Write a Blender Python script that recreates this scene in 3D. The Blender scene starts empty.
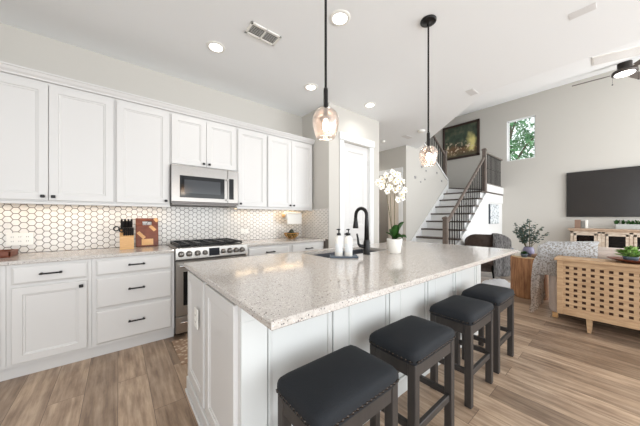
import bpy, bmesh, math, random
from mathutils import Vector, Matrix
random.seed(7)
PI = math.pi
scn = bpy.context.scene
COL = scn.collection

# ------------------------------------------------------------------ camera, world, lights, exposure
cd = bpy.data.cameras.new('camera'); cam = bpy.data.objects.new('camera', cd); COL.objects.link(cam)
cam.location = (0, 0, 1.24)
cam.rotation_euler = (PI / 2, 0, -math.atan2(0.63055, 0.77614))
cd.sensor_width = 36; cd.lens = 248.6 / 640 * 36
cd.shift_y = 5 / 640
cd.clip_start = 0.02
scn.camera = cam
scn.view_settings.view_transform = 'Standard'
scn.view_settings.look = 'None'
scn.view_settings.gamma = 1
scn.view_settings.use_curve_mapping = False
scn.view_settings.exposure = 0.34

w = bpy.data.worlds.new('World'); scn.world = w; w.use_nodes = True
bg = w.node_tree.nodes['Background']
bg.inputs['Color'].default_value = (0.94, 0.975, 1.0, 1)
bg.inputs['Strength'].default_value = 1.45

def area_light(name, loc, size, power, color, rot=(0, 0, 0), sy=None, shape=None):
    d = bpy.data.lights.new(name, 'AREA'); d.energy = power; d.color = color
    d.shape = shape or ('RECTANGLE' if sy else 'SQUARE'); d.size = size
    if sy: d.size_y = sy
    o = bpy.data.objects.new(name, d); o.location = loc; o.rotation_euler = rot
    COL.objects.link(o); return o

# unseen area lights added at the open sides to brighten kitchen, ceiling and living area
def aim(d): return Vector(d).to_track_quat('-Z', 'Y').to_euler()
area_light('fill_kitchen', (1.0, -3.9, 1.3), 5.5, 100, (.92, .965, 1), aim((0, 1, .60)), sy=2.3)
area_light('fill_living', (6.8, -3.9, 1.7), 4.2, 215, (.93, .97, 1), aim((0, 1, .08)), sy=3.0)
area_light('fill_left', (-2.5, -2.2, 1.3), 3.0, 44, (.92, .965, 1), aim((1, .1, .65)), sy=2.2)

# ------------------------------------------------------------------ materials
def lin(c):
    return tuple((v / 12.92 if v <= 0.04045 else ((v + 0.055) / 1.055) ** 2.4) for v in [x / 255 for x in c])
def mat(name, rgb, rough=0.5, metal=0.0, spec=0.5, emit=None, estr=0.0, coat=0.0):
    m = bpy.data.materials.new(name); m.use_nodes = True
    b = m.node_tree.nodes['Principled BSDF']
    b.inputs['Base Color'].default_value = (*lin(rgb), 1)
    b.inputs['Roughness'].default_value = rough
    b.inputs['Metallic'].default_value = metal
    b.inputs['Specular IOR Level'].default_value = spec
    b.inputs['Coat Weight'].default_value = coat
    if emit:
        b.inputs['Emission Color'].default_value = (*lin(emit), 1)
        b.inputs['Emission Strength'].default_value = estr
    return m
class NT:
    def __init__(s, m):
        s.t = m.node_tree; s.b = s.t.nodes['Principled BSDF']
    def n(s, ty, **k):
        o = s.t.nodes.new(ty)
        for a, v in k.items(): setattr(o, a, v)
        return o
    def l(s, a, b): s.t.links.new(a, b)
    def pos(s, scale=(1, 1, 1), rot=(0, 0, 0)):
        tc = s.n('ShaderNodeTexCoord'); mp = s.n('ShaderNodeMapping')
        mp.inputs['Scale'].default_value = scale; mp.inputs['Rotation'].default_value = rot
        s.l(tc.outputs['Object'], mp.inputs['Vector']); return mp.outputs['Vector']
    def noise(s, vec, scale, detail=3, rough=0.55):
        o = s.n('ShaderNodeTexNoise'); o.inputs['Scale'].default_value = scale
        o.inputs['Detail'].default_value = detail; o.inputs['Roughness'].default_value = rough
        s.l(vec, o.inputs['Vector']); return o.outputs['Fac']
    def ramp(s, fac, stops, const=False):
        o = s.n('ShaderNodeValToRGB'); cr = o.color_ramp
        if const: cr.interpolation = 'CONSTANT'
        while len(cr.elements) < len(stops): cr.elements.new(0.5)
        for e, (p, c) in zip(cr.elements, stops): e.position = p; e.color = (*lin(c), 1)
        s.l(fac, o.inputs['Fac']); return o.outputs['Color']
    def mix(s, fac, a, b, mode='MIX'):
        o = s.n('ShaderNodeMix', data_type='RGBA', blend_type=mode)
        for sock, v in ((o.inputs['Factor'], fac), (o.inputs['A'], a), (o.inputs['B'], b)):
            if isinstance(v, (int, float)): sock.default_value = v
            elif isinstance(v, tuple): sock.default_value = (*lin(v), 1)
            else: s.l(v, sock)
        return o.outputs['Result']
    def bump(s, h, strength=0.3, dist=0.01):
        o = s.n('ShaderNodeBump'); o.inputs['Strength'].default_value = strength; o.inputs['Distance'].default_value = dist
        s.l(h, o.inputs['Height']); s.l(o.outputs['Normal'], s.b.inputs['Normal'])
    def color(s, c): s.l(c, s.b.inputs['Base Color'])

def noisy(name, rgb, rgb2, scale=40, rough=0.6, bump=0.1, dist=0.002, stretch=(1, 1, 1), metal=0, detail=4, **k):
    m = mat(name, rgb, rough, metal, **k); q = NT(m); f = q.noise(q.pos(stretch), scale, detail)
    q.color(q.ramp(f, [(0.3, rgb), (0.7, rgb2)])); q.bump(f, bump, dist); return m

M = {}
M['wall'] = noisy('wall paint', (197, 193, 186), (199, 195, 188), 120, 0.75, 0.05, 0.001)
M['ceiling'] = noisy('ceiling paint', (243, 245, 246), (245, 247, 248), 150, 0.85, 0.05, 0.001)
M['white'] = mat('white cabinet paint', (213, 211, 209), 0.38)
M['trim'] = mat('white trim paint', (230, 230, 229), 0.4)
M['island'] = mat('island paint', (213, 214, 212), 0.42)
M['black'] = mat('matte black metal', (20, 18, 18), 0.36, 0.3)
M['blackplastic'] = mat('black plastic', (22, 22, 23), 0.35)
M['glassblack'] = mat('black glass', (10, 10, 12), 0.08, spec=0.35)
M['dark_in'] = mat('dark interior', (14, 13, 12), 0.9)
M['chrome'] = mat('chrome', (215, 215, 215), 0.15, 1)
M['steel'] = noisy('brushed stainless', (142, 138, 134), (158, 154, 150), 60, 0.28, 0.04, 0.0005, (1, 1, 30), metal=1)
M['rangesteel'] = noisy('range stainless', (172, 168, 163), (190, 186, 181), 60, 0.3, 0.04, 0.0005, (1, 1, 30), metal=1)
M['darksteel'] = mat('dark steel', (96, 92, 90), 0.3, 1)
M['brass'] = mat('brass wire', (205, 155, 80), 0.28, 1)
M['whiteplastic'] = mat('white plastic', (238, 236, 230), 0.35)
M['paper'] = noisy('paper', (245, 243, 238), (240, 237, 230), 80, 0.9, 0.3, 0.001)
M['ceramic'] = mat('white ceramic', (236, 233, 226), 0.35)
M['lamp_on'] = mat('lit lamp lens', (255, 255, 255), 0.5, emit=(255, 250, 242), estr=5.0)
M['bulb'] = mat('lit bulb', (255, 240, 220), 0.5, emit=(255, 228, 196), estr=14.0)
M['led'] = mat('lit led strip', (255, 235, 200), 0.5, emit=(255, 214, 160), estr=3.0)
M['navy'] = noisy('charcoal navy linen', (15, 18, 23), (25, 29, 35), 260, 0.85, 0.35, 0.002)
M['stoolwood'] = noisy('dark grey wood', (46, 42, 40), (58, 53, 50), 30, 0.45, 0.08, 0.001, (1, 1, 0.15))
M['nail'] = mat('gunmetal nailhead', (70, 64, 60), 0.25, 1)
M['tread'] = noisy('dark stained oak', (72, 62, 56), (92, 80, 72), 25, 0.4, 0.06, 0.001, (3, 0.4, 3))
M['railwood'] = noisy('grey brown rail wood', (98, 87, 80), (118, 106, 98), 25, 0.3, 0.05, 0.001, (3, 0.4, 3))  # sky reflection on the railing is put into this lighter wood colour
M['iron'] = mat('dark iron', (45, 42, 42), 0.45, 0.6)
M['soil'] = noisy('moss', (70, 60, 40), (95, 85, 50), 60, 0.9, 0.5, 0.01)
M['green'] = noisy('glossy leaf', (46, 92, 40), (78, 130, 58), 20, 0.4, 0.1)
M['eucalyptus'] = noisy('grey green leaf', (44, 62, 54), (76, 96, 86), 20, 0.6, 0.1)
M['succulent'] = noisy('bright leaf', (116, 166, 72), (176, 208, 122), 20, 0.5, 0.1)
M['darkgreen'] = mat('dark avocado skin', (38, 44, 26), 0.5)
M['stem'] = mat('stem', (104, 96, 70), 0.6)
M['petal'] = mat('orchid petal', (250, 246, 238), 0.6)
M['yellow'] = mat('orchid centre', (220, 190, 90), 0.6)
M['maple'] = noisy('maple wood', (222, 178, 124), (205, 156, 100), 12, 0.5, 0.05, 0.001, (1, 1, 8))
M['walnut'] = noisy('walnut wood', (128, 66, 38), (98, 46, 28), 14, 0.45, 0.05, 0.001, (1, 6, 1))
M['oak'] = noisy('pale oak', (198, 166, 130), (166, 132, 98), 9, 0.55, 0.12, 0.002, (6, 0.8, 6))
M['log'] = noisy('peeled log wood', (188, 138, 96), (128, 86, 58), 9, 0.6, 0.4, 0.01, (4, 4, 0.6))
M['logtop'] = noisy('cut log end', (222, 196, 160), (205, 172, 130), 6, 0.6, 0.2, 0.003)
M['sofa'] = noisy('pinkish beige sofa cloth', (196, 180, 170), (206, 192, 182), 120, 0.9, 0.25, 0.002)
M['slate'] = noisy('blue grey slate', (74, 86, 98), (88, 100, 112), 20, 0.35, 0.1, 0.001)
M['tvscreen'] = mat('dark tv screen', (40, 37, 36), 0.22, spec=0.5)
M['glaze'] = mat('lavender vase', (124, 120, 146), 0.35)
M['leather'] = noisy('dark brown leather', (84, 70, 64), (106, 90, 82), 30, 0.5, 0.2, 0.003)
M['distressed'] = noisy('distressed white wood', (216, 204, 188), (176, 152, 130), 14, 0.7, 0.3, 0.003, (1, 1, 3), detail=7)
M['distop'] = noisy('distressed tan wood', (190, 166, 144), (164, 138, 116), 14, 0.7, 0.3, 0.003, (1, 1, 4), detail=7)
M['beige'] = mat('beige painted wood', (232, 222, 210), 0.6)
M['hallgrey'] = mat('dim grey paint', (186, 180, 173), 0.8)
M['sinkmetal'] = mat('sink steel', (122, 124, 130), 0.3, .7)
M['bark'] = noisy('bark', (88, 76, 62), (110, 96, 80), 15, 0.9, 0.5, 0.02)
M['brownhandle'] = mat('knife handle', (24, 22, 22), 0.35)

# quartz: warm white with grey, brown and clear chips
m = mat('speckled quartz', (214, 205, 196), 0.10, spec=0.5); q = NT(m); v = q.pos()
def chips(scale, thr, col, prev, bias=0.0):
    vo = q.n('ShaderNodeTexVoronoi'); vo.inputs['Scale'].default_value = scale; q.l(v, vo.inputs['Vector'])
    sep = q.n('ShaderNodeSeparateColor'); q.l(vo.outputs['Color'], sep.inputs['Color'])
    lt = q.n('ShaderNodeMath', operation='LESS_THAN'); q.l(sep.outputs[0], lt.inputs[0]); lt.inputs[1].default_value = thr
    d = q.n('ShaderNodeMath', operation='LESS_THAN'); q.l(vo.outputs['Distance'], d.inputs[0]); d.inputs[1].default_value = 0.42
    mu = q.n('ShaderNodeMath', operation='MULTIPLY'); q.l(lt.outputs[0], mu.inputs[0]); q.l(d.outputs[0], mu.inputs[1])
    return q.mix(mu.outputs[0], prev, col)
c0 = q.ramp(q.noise(v, 90, 4), [(0.35, (184, 178, 172)), (0.65, (202, 196, 190))])
c0 = chips(300, 0.18, (176, 164, 156), c0)
c0 = chips(200, 0.10, (238, 234, 230), c0)
c0 = chips(230, 0.13, (132, 116, 106), c0)
c0 = chips(140, 0.06, (88, 84, 86), c0)
q.color(c0); M['quartz'] = m

# tile and grout
m = mat('glazed white tile', (226, 222, 216), 0.16); q = NT(m)
q.color(q.ramp(q.noise(q.pos(), 9, 3), [(0.3, (218, 214, 209)), (0.7, (230, 227, 223))])); M['tile'] = m
M['grout'] = mat('grey grout', (112, 106, 100), 0.9)

# plank floor, boards along Y
m = mat('wood plank floor', (150, 125, 104), 0.33, spec=0.5); q = NT(m)
v = q.pos(rot=(0, 0, PI / 2))
br = q.n('ShaderNodeTexBrick'); q.l(v, br.inputs['Vector'])
br.offset = 0.37; br.inputs['Scale'].default_value = 1.0
br.inputs['Brick Width'].default_value = 1.32; br.inputs['Row Height'].default_value = 0.182
br.inputs['Mortar Size'].default_value = 0.0016; br.inputs['Mortar Smooth'].default_value = 0.2; br.inputs['Bias'].default_value = 0
br.inputs['Color1'].default_value = (0, 0, 0, 1); br.inputs['Color2'].default_value = (1, 1, 1, 1); br.inputs['Mortar'].default_value = (0.5, 0.5, 0.5, 1)
# grain coordinates jump between boards
sc_ = q.n('ShaderNodeVectorMath', operation='SCALE'); q.l(br.outputs['Color'], sc_.inputs[0]); sc_.inputs['Scale'].default_value = 7.0
ad = q.n('ShaderNodeVectorMath', operation='ADD'); q.l(v, ad.inputs[0]); q.l(sc_.outputs[0], ad.inputs[1])
mp = q.n('ShaderNodeMapping'); mp.inputs['Scale'].default_value = (1.3, 14, 1); q.l(ad.outputs[0], mp.inputs['Vector'])
grain = q.noise(mp.outputs[0], 2.2, 8, 0.62)
mp2 = q.n('ShaderNodeMapping'); mp2.inputs['Scale'].default_value = (1.6, 4, 1); q.l(ad.outputs[0], mp2.inputs['Vector'])
blot = q.noise(mp2.outputs[0], 2.0, 4, 0.6)
gc = q.ramp(grain, [(0.34, (108, 87, 71)), (0.48, (166, 142, 120)), (0.64, (210, 188, 165))])
bc = q.ramp(blot, [(0.34, (140, 114, 93)), (0.62, (206, 179, 152))])
c1 = q.mix(0.45, gc, bc)
tone = q.ramp(br.outputs['Color'], [(0.0, (194, 190, 188)), (1.0, (255, 254, 253))])
c1 = q.mix(1.0, c1, tone, 'MULTIPLY')
c1 = q.mix(br.outputs['Fac'], c1, (98, 78, 64))
q.color(c1); q.bump(grain, 0.12, 0.002)
rr = q.n('ShaderNodeMapRange'); q.l(grain, rr.inputs['Value']); rr.inputs['To Min'].default_value = 0.28; rr.inputs['To Max'].default_value = 0.42
q.l(rr.outputs[0], q.b.inputs['Roughness']); M['floor'] = m

# thin clear glass (pane) and crackled pendant glass
def thin_glass(name, rgb, gl=0.12, rough=0.03, bump=False):
    m = bpy.data.materials.new(name); m.use_nodes = True; t = m.node_tree
    for n in list(t.nodes):
        if n.type != 'OUTPUT_MATERIAL': t.nodes.remove(n)
    out = [n for n in t.nodes if n.type == 'OUTPUT_MATERIAL'][0]
    tr = t.nodes.new('ShaderNodeBsdfTransparent'); tr.inputs[0].default_value = (*lin(rgb), 1)
    gs = t.nodes.new('ShaderNodeBsdfGlossy'); gs.inputs['Roughness'].default_value = rough
    mx = t.nodes.new('ShaderNodeMixShader')
    lw = t.nodes.new('ShaderNodeLayerWeight'); lw.inputs['Blend'].default_value = 0.35 if bump else 0.2
    mr = t.nodes.new('ShaderNodeMapRange'); t.links.new(lw.outputs['Facing'], mr.inputs['Value'])
    mr.inputs['To Min'].default_value = gl; mr.inputs['To Max'].default_value = 0.75
    t.links.new(mr.outputs[0], mx.inputs[0]); t.links.new(tr.outputs[0], mx.inputs[1]); t.links.new(gs.outputs[0], mx.inputs[2])
    t.links.new(mx.outputs[0], out.inputs['Surface'])
    if bump:
        tc = t.nodes.new('ShaderNodeTexCoord'); vo = t.nodes.new('ShaderNodeTexVoronoi'); vo.feature = 'DISTANCE_TO_EDGE'
        vo.inputs['Scale'].default_value = 62; t.links.new(tc.outputs['Object'], vo.inputs['Vector'])
        bp = t.nodes.new('ShaderNodeBump'); bp.inputs['Strength'].default_value = 0.35; bp.inputs['Distance'].default_value = 0.004
        t.links.new(vo.outputs['Distance'], bp.inputs['Height']); t.links.new(bp.outputs[0], gs.inputs['Normal']); t.links.new(bp.outputs[0], lw.inputs['Normal'])
        rp = t.nodes.new('ShaderNodeMapRange'); rp.inputs['From Max'].default_value = 0.04
        t.links.new(vo.outputs['Distance'], rp.inputs['Value'])
        mc = t.nodes.new('ShaderNodeMix'); mc.data_type = 'RGBA'
        mc.inputs['A'].default_value = (*lin((196, 176, 168)), 1); mc.inputs['B'].default_value = (*lin(rgb), 1)
        t.links.new(rp.outputs[0], mc.inputs['Factor']); t.links.new(mc.outputs['Result'], tr.inputs[0])
        tl = t.nodes.new('ShaderNodeBsdfTranslucent'); tl.inputs[0].default_value = (*lin((252, 244, 240)), 1)
        m2 = t.nodes.new('ShaderNodeMixShader'); m2.inputs[0].default_value = .03
        t.links.new(mx.outputs[0], m2.inputs[1]); t.links.new(tl.outputs[0], m2.inputs[2]); t.links.new(m2.outputs[0], out.inputs['Surface'])
    return m
M['pane'] = thin_glass('window glass', (246, 250, 248), 0.03)
M['crackle'] = thin_glass('crackled rose glass', (253, 247, 243), 0.08, 0.12, True)

# patterned ones
def voronoi_mix(name, a, b, scale, rough=0.9, bump=0.5, dist=0.01, stretch=(1, 1, 1), lo=0.1, hi=0.5):
    m = mat(name, a, rough); q = NT(m)
    vo = q.n('ShaderNodeTexVoronoi'); vo.inputs['Scale'].default_value = scale; q.l(q.pos(stretch), vo.inputs['Vector'])
    q.color(q.ramp(vo.outputs['Distance'], [(lo, a), (hi, b)])); q.bump(vo.outputs['Distance'], -bump if False else bump, dist); return m
M['knit'] = voronoi_mix('chunky knit', (252, 252, 252), (222, 216, 210), 44, 0.95, 0.3, 0.008, (1, 1, 1), 0.42, 0.80)
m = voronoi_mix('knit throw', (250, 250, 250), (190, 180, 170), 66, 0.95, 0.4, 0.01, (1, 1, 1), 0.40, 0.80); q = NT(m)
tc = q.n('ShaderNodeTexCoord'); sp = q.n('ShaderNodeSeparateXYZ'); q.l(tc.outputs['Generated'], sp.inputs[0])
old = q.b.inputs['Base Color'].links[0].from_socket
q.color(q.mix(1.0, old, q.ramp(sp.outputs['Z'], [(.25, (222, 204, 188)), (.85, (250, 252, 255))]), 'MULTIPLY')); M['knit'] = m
M['fur'] = noisy('grey faux fur', (52, 51, 53), (176, 172, 170), 26, 0.95, 0.9, 0.03, (3, 3, 0.6), detail=6)
M['sheepskin'] = noisy('white sheepskin', (248, 248, 250), (253, 253, 254), 40, 0.95, 0.15, 0.01)
M['rug'] = voronoi_mix('patterned beige rug', (214, 194, 170), (150, 122, 100), 26, 0.95, 0.3, 0.004)
M['foliage'] = noisy('tree leaves', (70, 132, 84), (140, 186, 132), 3, 0.6, 0.1)
# painting: dark still life of loose dabs
m = mat('oil painting', (40, 48, 36), 0.35); q = NT(m); v = q.pos()
tc = q.n('ShaderNodeTexCoord')
wn_ = q.n('ShaderNodeTexNoise'); wn_.inputs['Scale'].default_value = 4; wn_.inputs['Detail'].default_value = 3; q.l(v, wn_.inputs['Vector'])
wa = q.n('ShaderNodeVectorMath', operation='SCALE'); q.l(wn_.outputs['Color'], wa.inputs[0]); wa.inputs['Scale'].default_value = .35
wb_ = q.n('ShaderNodeVectorMath', operation='ADD'); q.l(tc.outputs['Generated'], wb_.inputs[0]); q.l(wa.outputs[0], wb_.inputs[1])
sp = q.n('ShaderNodeSeparateXYZ'); q.l(wb_.outputs[0], sp.inputs[0])
base = q.ramp(q.noise(v, 4.0, 6), [(0.35, (46, 46, 40)), (0.52, (78, 96, 78)), (0.68, (140, 138, 108))])
hz = q.ramp(sp.outputs['Z'], [(0.15, (96, 84, 62)), (0.42, (150, 96, 58)), (0.56, (74, 74, 56)), (0.75, (56, 72, 60)), (1.0, (52, 54, 44))])
base = q.mix(0.55, base, hz)
gy = q.ramp(sp.outputs['Y'], [(0.20, (0, 0, 0)), (0.28, (255, 255, 255)), (0.40, (255, 255, 255)), (0.55, (0, 0, 0))])
gz = q.ramp(sp.outputs['Z'], [(0.28, (0, 0, 0)), (0.42, (255, 255, 255)), (0.72, (255, 255, 255)), (0.92, (0, 0, 0))])
base = q.mix(q.mix(1.0, gy, gz, 'MULTIPLY'), base, (226, 214, 140))
sp2 = q.ramp(q.noise(v, 11, 2), [(0.56, (0, 0, 0)), (0.64, (255, 255, 255))])
lowz = q.ramp(sp.outputs['Z'], [(0.22, (0, 0, 0)), (0.34, (255, 255, 255)), (0.55, (255, 255, 255)), (0.70, (0, 0, 0))])
base = q.mix(q.mix(1.0, sp2, lowz, 'MULTIPLY'), base, (226, 206, 178))
q.color(base); M['painting'] = m
# birch print: pale ground, dark branch marks
m = mat('birch print', (220, 224, 226), 0.6); q = NT(m)
vo = q.n('ShaderNodeTexVoronoi', feature='DISTANCE_TO_EDGE'); vo.inputs['Scale'].default_value = 7; q.l(q.pos((1, 1, 1.5)), vo.inputs['Vector'])
nb = q.noise(q.pos(), 12, 3)
k1 = q.ramp(vo.outputs['Distance'], [(0.03, (90, 98, 106)), (0.11, (206, 212, 216))])
q.color(q.mix(q.ramp(nb, [(0.45, (0, 0, 0)), (0.6, (255, 255, 255))]), (222, 227, 230), k1)); M['birch'] = m

# ------------------------------------------------------------------ mesh tools
ORG = {}
class MB:
    def __init__(s): s.bm = bmesh.new()
    def _merge(s, tmp, mi, smooth=False):
        for f in tmp.faces: f.material_index = mi; f.smooth = smooth
        me = bpy.data.meshes.new('t'); tmp.to_mesh(me); tmp.free(); s.bm.from_mesh(me); bpy.data.meshes.remove(me)
    def box(s, x0, x1, y0, y1, z0, z1, mi=0, bev=0.0, seg=1, T=None, smooth=False):
        t = bmesh.new(); bmesh.ops.create_cube(t, size=1)
        for v in t.verts: v.co = Vector(((x0 + x1) / 2 + v.co.x * (x1 - x0), (y0 + y1) / 2 + v.co.y * (y1 - y0), (z0 + z1) / 2 + v.co.z * (z1 - z0)))
        if bev: bmesh.ops.bevel(t, geom=t.edges[:], offset=bev, segments=seg, affect='EDGES', profile=0.5)
        if T: bmesh.ops.transform(t, matrix=T, verts=t.verts)
        s._merge(t, mi, smooth); return s
    def bar(s, p0, p1, wx, wz, mi=0, bev=0.0, up=(0, 0, 1)):
        p0, p1 = Vector(p0), Vector(p1); d = p1 - p0; L = d.length; y = d.normalized()
        x = y.cross(Vector(up)).normalized(); z = x.cross(y)
        T = Matrix((x, y, z)).transposed().to_4x4(); T.translation = (p0 + p1) / 2
        return s.box(-wx / 2, wx / 2, -L / 2, L / 2, -wz / 2, wz / 2, mi, bev, T=T)
    def lathe(s, prof, c=(0, 0, 0), seg=24, mi=0, T=None, smooth=True, sx=1.0, sy=1.0):
        t = bmesh.new(); rings = []
        for r, z in prof:
            if r < 1e-6: rings.append([t.verts.new((0, 0, z))])
            else: rings.append([t.verts.new((r * math.cos(2 * PI * i / seg) * sx, r * math.sin(2 * PI * i / seg) * sy, z)) for i in range(seg)])
        for a, b in zip(rings, rings[1:]):
            for i in range(seg):
                j = (i + 1) % seg
                if len(a) == 1 and len(b) > 1: t.faces.new((a[0], b[j], b[i]))
                elif len(b) == 1 and len(a) > 1: t.faces.new((a[i], a[j], b[0]))
                elif len(a) > 1: t.faces.new((a[i], a[j], b[j], b[i]))
        bmesh.ops.recalc_face_normals(t, faces=t.faces)
        if T: bmesh.ops.transform(t, matrix=T, verts=t.verts)
        bmesh.ops.translate(t, vec=Vector(c), verts=t.verts)
        s._merge(t, mi, smooth); return s
    def cyl(s, p0, p1, r, seg=16, mi=0, r2=None, smooth=True):
        p0, p1 = Vector(p0), Vector(p1); d = p1 - p0; r2 = r if r2 is None else r2
        T = d.to_track_quat('Z', 'Y').to_matrix().to_4x4()
        return s.lathe([(0, 0), (r, 0), (r, 0.0001), (r2, d.length - 0.0001), (r2, d.length), (0, d.length)], p0, seg, mi, T, smooth)
    def tube(s, pts, r, seg=8, mi=0, smooth=True):
        pts = [Vector(p) for p in pts]; n = len(pts); t = bmesh.new(); rings = []
        rs = r if isinstance(r, (list, tuple)) else [r] * n
        prev = None
        for i, p in enumerate(pts):
            d = (pts[min(i + 1, n - 1)] - pts[max(i - 1, 0)]).normalized()
            if prev is None:
                a = Vector((0, 0, 1)) if abs(d.z) < 0.9 else Vector((1, 0, 0)); x = d.cross(a).normalized()
            else: x = (prev - d * prev.dot(d)).normalized()
            prev = x; y = d.cross(x)
            rings.append([t.verts.new(p + (x * math.cos(2 * PI * k / seg) + y * math.sin(2 * PI * k / seg)) * rs[i]) for k in range(seg)])
        for a, b in zip(rings, rings[1:]):
            for k in range(seg): t.faces.new((a[k], a[(k + 1) % seg], b[(k + 1) % seg], b[k]))
        t.faces.new(rings[0][::-1]); t.faces.new(rings[-1])
        bmesh.ops.recalc_face_normals(t, faces=t.faces)
        s._merge(t, mi, smooth); return s
    def prism(s, pts, ax, a0, a1, mi=0):
        # polygon pts in the plane perpendicular to ax, extruded a0..a1
        def P(u, v, a): return (a, u, v) if ax == 'x' else ((u, a, v) if ax == 'y' else (u, v, a))
        t = bmesh.new(); A = [t.verts.new(P(u, v, a0)) for u, v in pts]; B = [t.verts.new(P(u, v, a1)) for u, v in pts]
        t.faces.new(A); t.faces.new(B[::-1]); n = len(pts)
        for i in range(n): t.faces.new((A[i], B[i], B[(i + 1) % n], A[(i + 1) % n]))
        bmesh.ops.recalc_face_normals(t, faces=t.faces); s._merge(t, mi); return s
    def loops(s, F, L, mi=0, back=True):
        # nested rectangles L = [(u0,u1,v0,v1,w)], F maps (u,v,w) -> xyz
        t = bmesh.new(); R = []
        for u0, u1, v0, v1, w_ in L: R.append([t.verts.new(F(u, v, w_)) for u, v in ((u0, v0), (u1, v0), (u1, v1), (u0, v1))])
        for a, b in zip(R, R[1:]):
            for i in range(4): t.faces.new((a[i], a[(i + 1) % 4], b[(i + 1) % 4], b[i]))
        t.faces.new(R[-1]); t.faces.new(R[0][::-1])
        bmesh.ops.recalc_face_normals(t, faces=t.faces); s._merge(t, mi); return s
    def sphere(s, c, r, mi=0, sc=(1, 1, 1), seg=16, T=None):
        t = bmesh.new(); bmesh.ops.create_uvsphere(t, u_segments=seg, v_segments=seg // 2, radius=r)
        for v in t.verts: v.co = Vector((v.co.x * sc[0], v.co.y * sc[1], v.co.z * sc[2]))
        if T: bmesh.ops.transform(t, matrix=T, verts=t.verts)
        bmesh.ops.translate(t, vec=Vector(c), verts=t.verts); s._merge(t, mi, True); return s
    def grid(s, fn, nu, nv, mi=0, thick=0.0):
        t = bmesh.new(); V = [[t.verts.new(fn(i / nu, j / nv)) for j in range(nv + 1)] for i in range(nu + 1)]
        for i in range(nu):
            for j in range(nv): t.faces.new((V[i][j], V[i + 1][j], V[i + 1][j + 1], V[i][j + 1]))
        if thick: bmesh.ops.solidify(t, geom=t.faces[:], thickness=thick)
        bmesh.ops.recalc_face_normals(t, faces=t.faces); s._merge(t, mi, True); return s
    def build(s, name, mats, parent=None, origin=None):
        if not isinstance(mats, (list, tuple)): mats = [mats]
        vs = s.bm.verts
        if parent is not None: org = ORG[parent]
        elif origin is not None: org = Vector(origin)
        else:
            xs = [v.co.x for v in vs]; ys = [v.co.y for v in vs]; zs = [v.co.z for v in vs]
            org = Vector(((min(xs) + max(xs)) / 2, (min(ys) + max(ys)) / 2, min(zs)))
        bmesh.ops.translate(s.bm, vec=-org, verts=vs)
        me = bpy.data.meshes.new(name); s.bm.to_mesh(me); s.bm.free()
        for mm in mats: me.materials.append(M[mm] if isinstance(mm, str) else mm)
        o = bpy.data.objects.new(name, me); COL.objects.link(o)
        if parent is not None: o.parent = parent
        else: o.location = org
        ORG[o] = org; return o
def thing(name, label, cat, loc=(0, 0, 0), group=None):
    o = bpy.data.objects.new(name, None); COL.objects.link(o); o.empty_display_size = 0.1
    o.location = loc; ORG[o] = Vector(loc); o['label'] = label; o['category'] = cat
    if group: o['group'] = group
    return o
def tag(o, label, cat, group=None, kind=None):
    o['label'] = label; o['category'] = cat
    if group: o['group'] = group
    if kind: o['kind'] = kind
    return o
def struct(o, label=None):
    o['kind'] = 'structure'
    if label: o['label'] = label
    return o
def kids(o): return [c for c in COL.objects if c.parent == o]
def dup(root, loc, label, rz=None):
    r = root.copy(); COL.objects.link(r); r.location = loc; r['label'] = label; ORG[r] = Vector(loc)
    if rz is not None: r.rotation_euler = (0, 0, rz)
    for ch in kids(root):
        c = ch.copy(); COL.objects.link(c); c.parent = r
        for g in kids(ch):
            d = g.copy(); COL.objects.link(d); d.parent = c
    return r
B = lambda *a, **k: MB().box(*a, **k)

# ------------------------------------------------------------------ room shell
WY = 3.555          # kitchen wall face
PX0, PX1, PY = 2.49, 3.71, 2.85
TX = 9.05
struct(B(-2.6, TX + .1, -4.0, 5.2, -0.1, 0).build('floor', 'floor'))
struct(B(-2.6, 4.0, -4.0, 1.252, 3.0, 3.12).prism([(4.0, 1.252), (5.99, 3.42), (5.99, 5.2), (-2.6, 5.2), (-2.6, 1.252)], 'z', 3.0, 3.12).build('ceiling', 'ceiling'))
sl = (4.72 - 3.0) / (TX - 4.0)
struct(MB().prism([(4.0, 3.0), (TX + .1, 4.72 + .1 * sl), (TX + .1, 4.86 + .1 * sl), (4.0, 3.14)], 'y', -4.0, 5.2).build('ceiling_vault', 'ceiling'))
# kitchen wall
struct(B(-2.6, PX0, WY, WY + .12, 0, 3.0).build('wall_kitchen', 'wall'))
struct(B(-2.72, -2.6, -0.2, WY + .12, 0, 3.0).build('wall_left', 'wall'))
# pantry box: side, front with a doorway, hall side
DX0, DX1, DZ = 2.80, 3.44, 2.47
struct(B(PX0, PX0 + .1, PY + .1, WY + .12, 0, 3.0).build('wall_pantry_side', 'wall'))
struct(B(PX0, DX0, PY, PY + .1, 0, 3.0).box(DX1, PX1, PY, PY + .1, 0, 3.0).box(DX0, DX1, PY, PY + .1, DZ, 3.0).build('wall_pantry_front', 'wall'))
struct(B(PX1 - .1, PX1, PY + .1, 5.2, 0, 3.0).build('wall_hall_left', 'wall'))
struct(B(PX1, 5.4, 5.1, 5.2, 0, 3.0).build('wall_hall_end', 'wall'))
# hall wall with cased opening, room beyond it
HY0, HY1, HZ = 3.53, 4.45, 2.36
struct(B(5.4, 5.5, 3.47, HY0, 0, 3.0).box(5.4, 5.5, HY1, 5.2, 0, 3.0).box(5.4, 5.5, HY0, HY1, HZ, 3.0).build('wall_hall_right', 'wall'))
struct(B(6.35, 6.45, 3.47, 5.1, 0, 2.64).build('wall_closet', 'hallgrey'))
# stair wall with a raking top
struct(MB().prism([(5.4, 0), (5.4, 3.0), (5.95, 3.0), (5.95, 3.33), (7.6, 2.34), (7.6, 0)], 'y', 3.35, 3.47).build('wall_stair', 'wall'))
struct(B(5.4, TX + .1, 5.1, 5.2, 0, 5.0).build('wall_stairwell', 'wall'))
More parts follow.
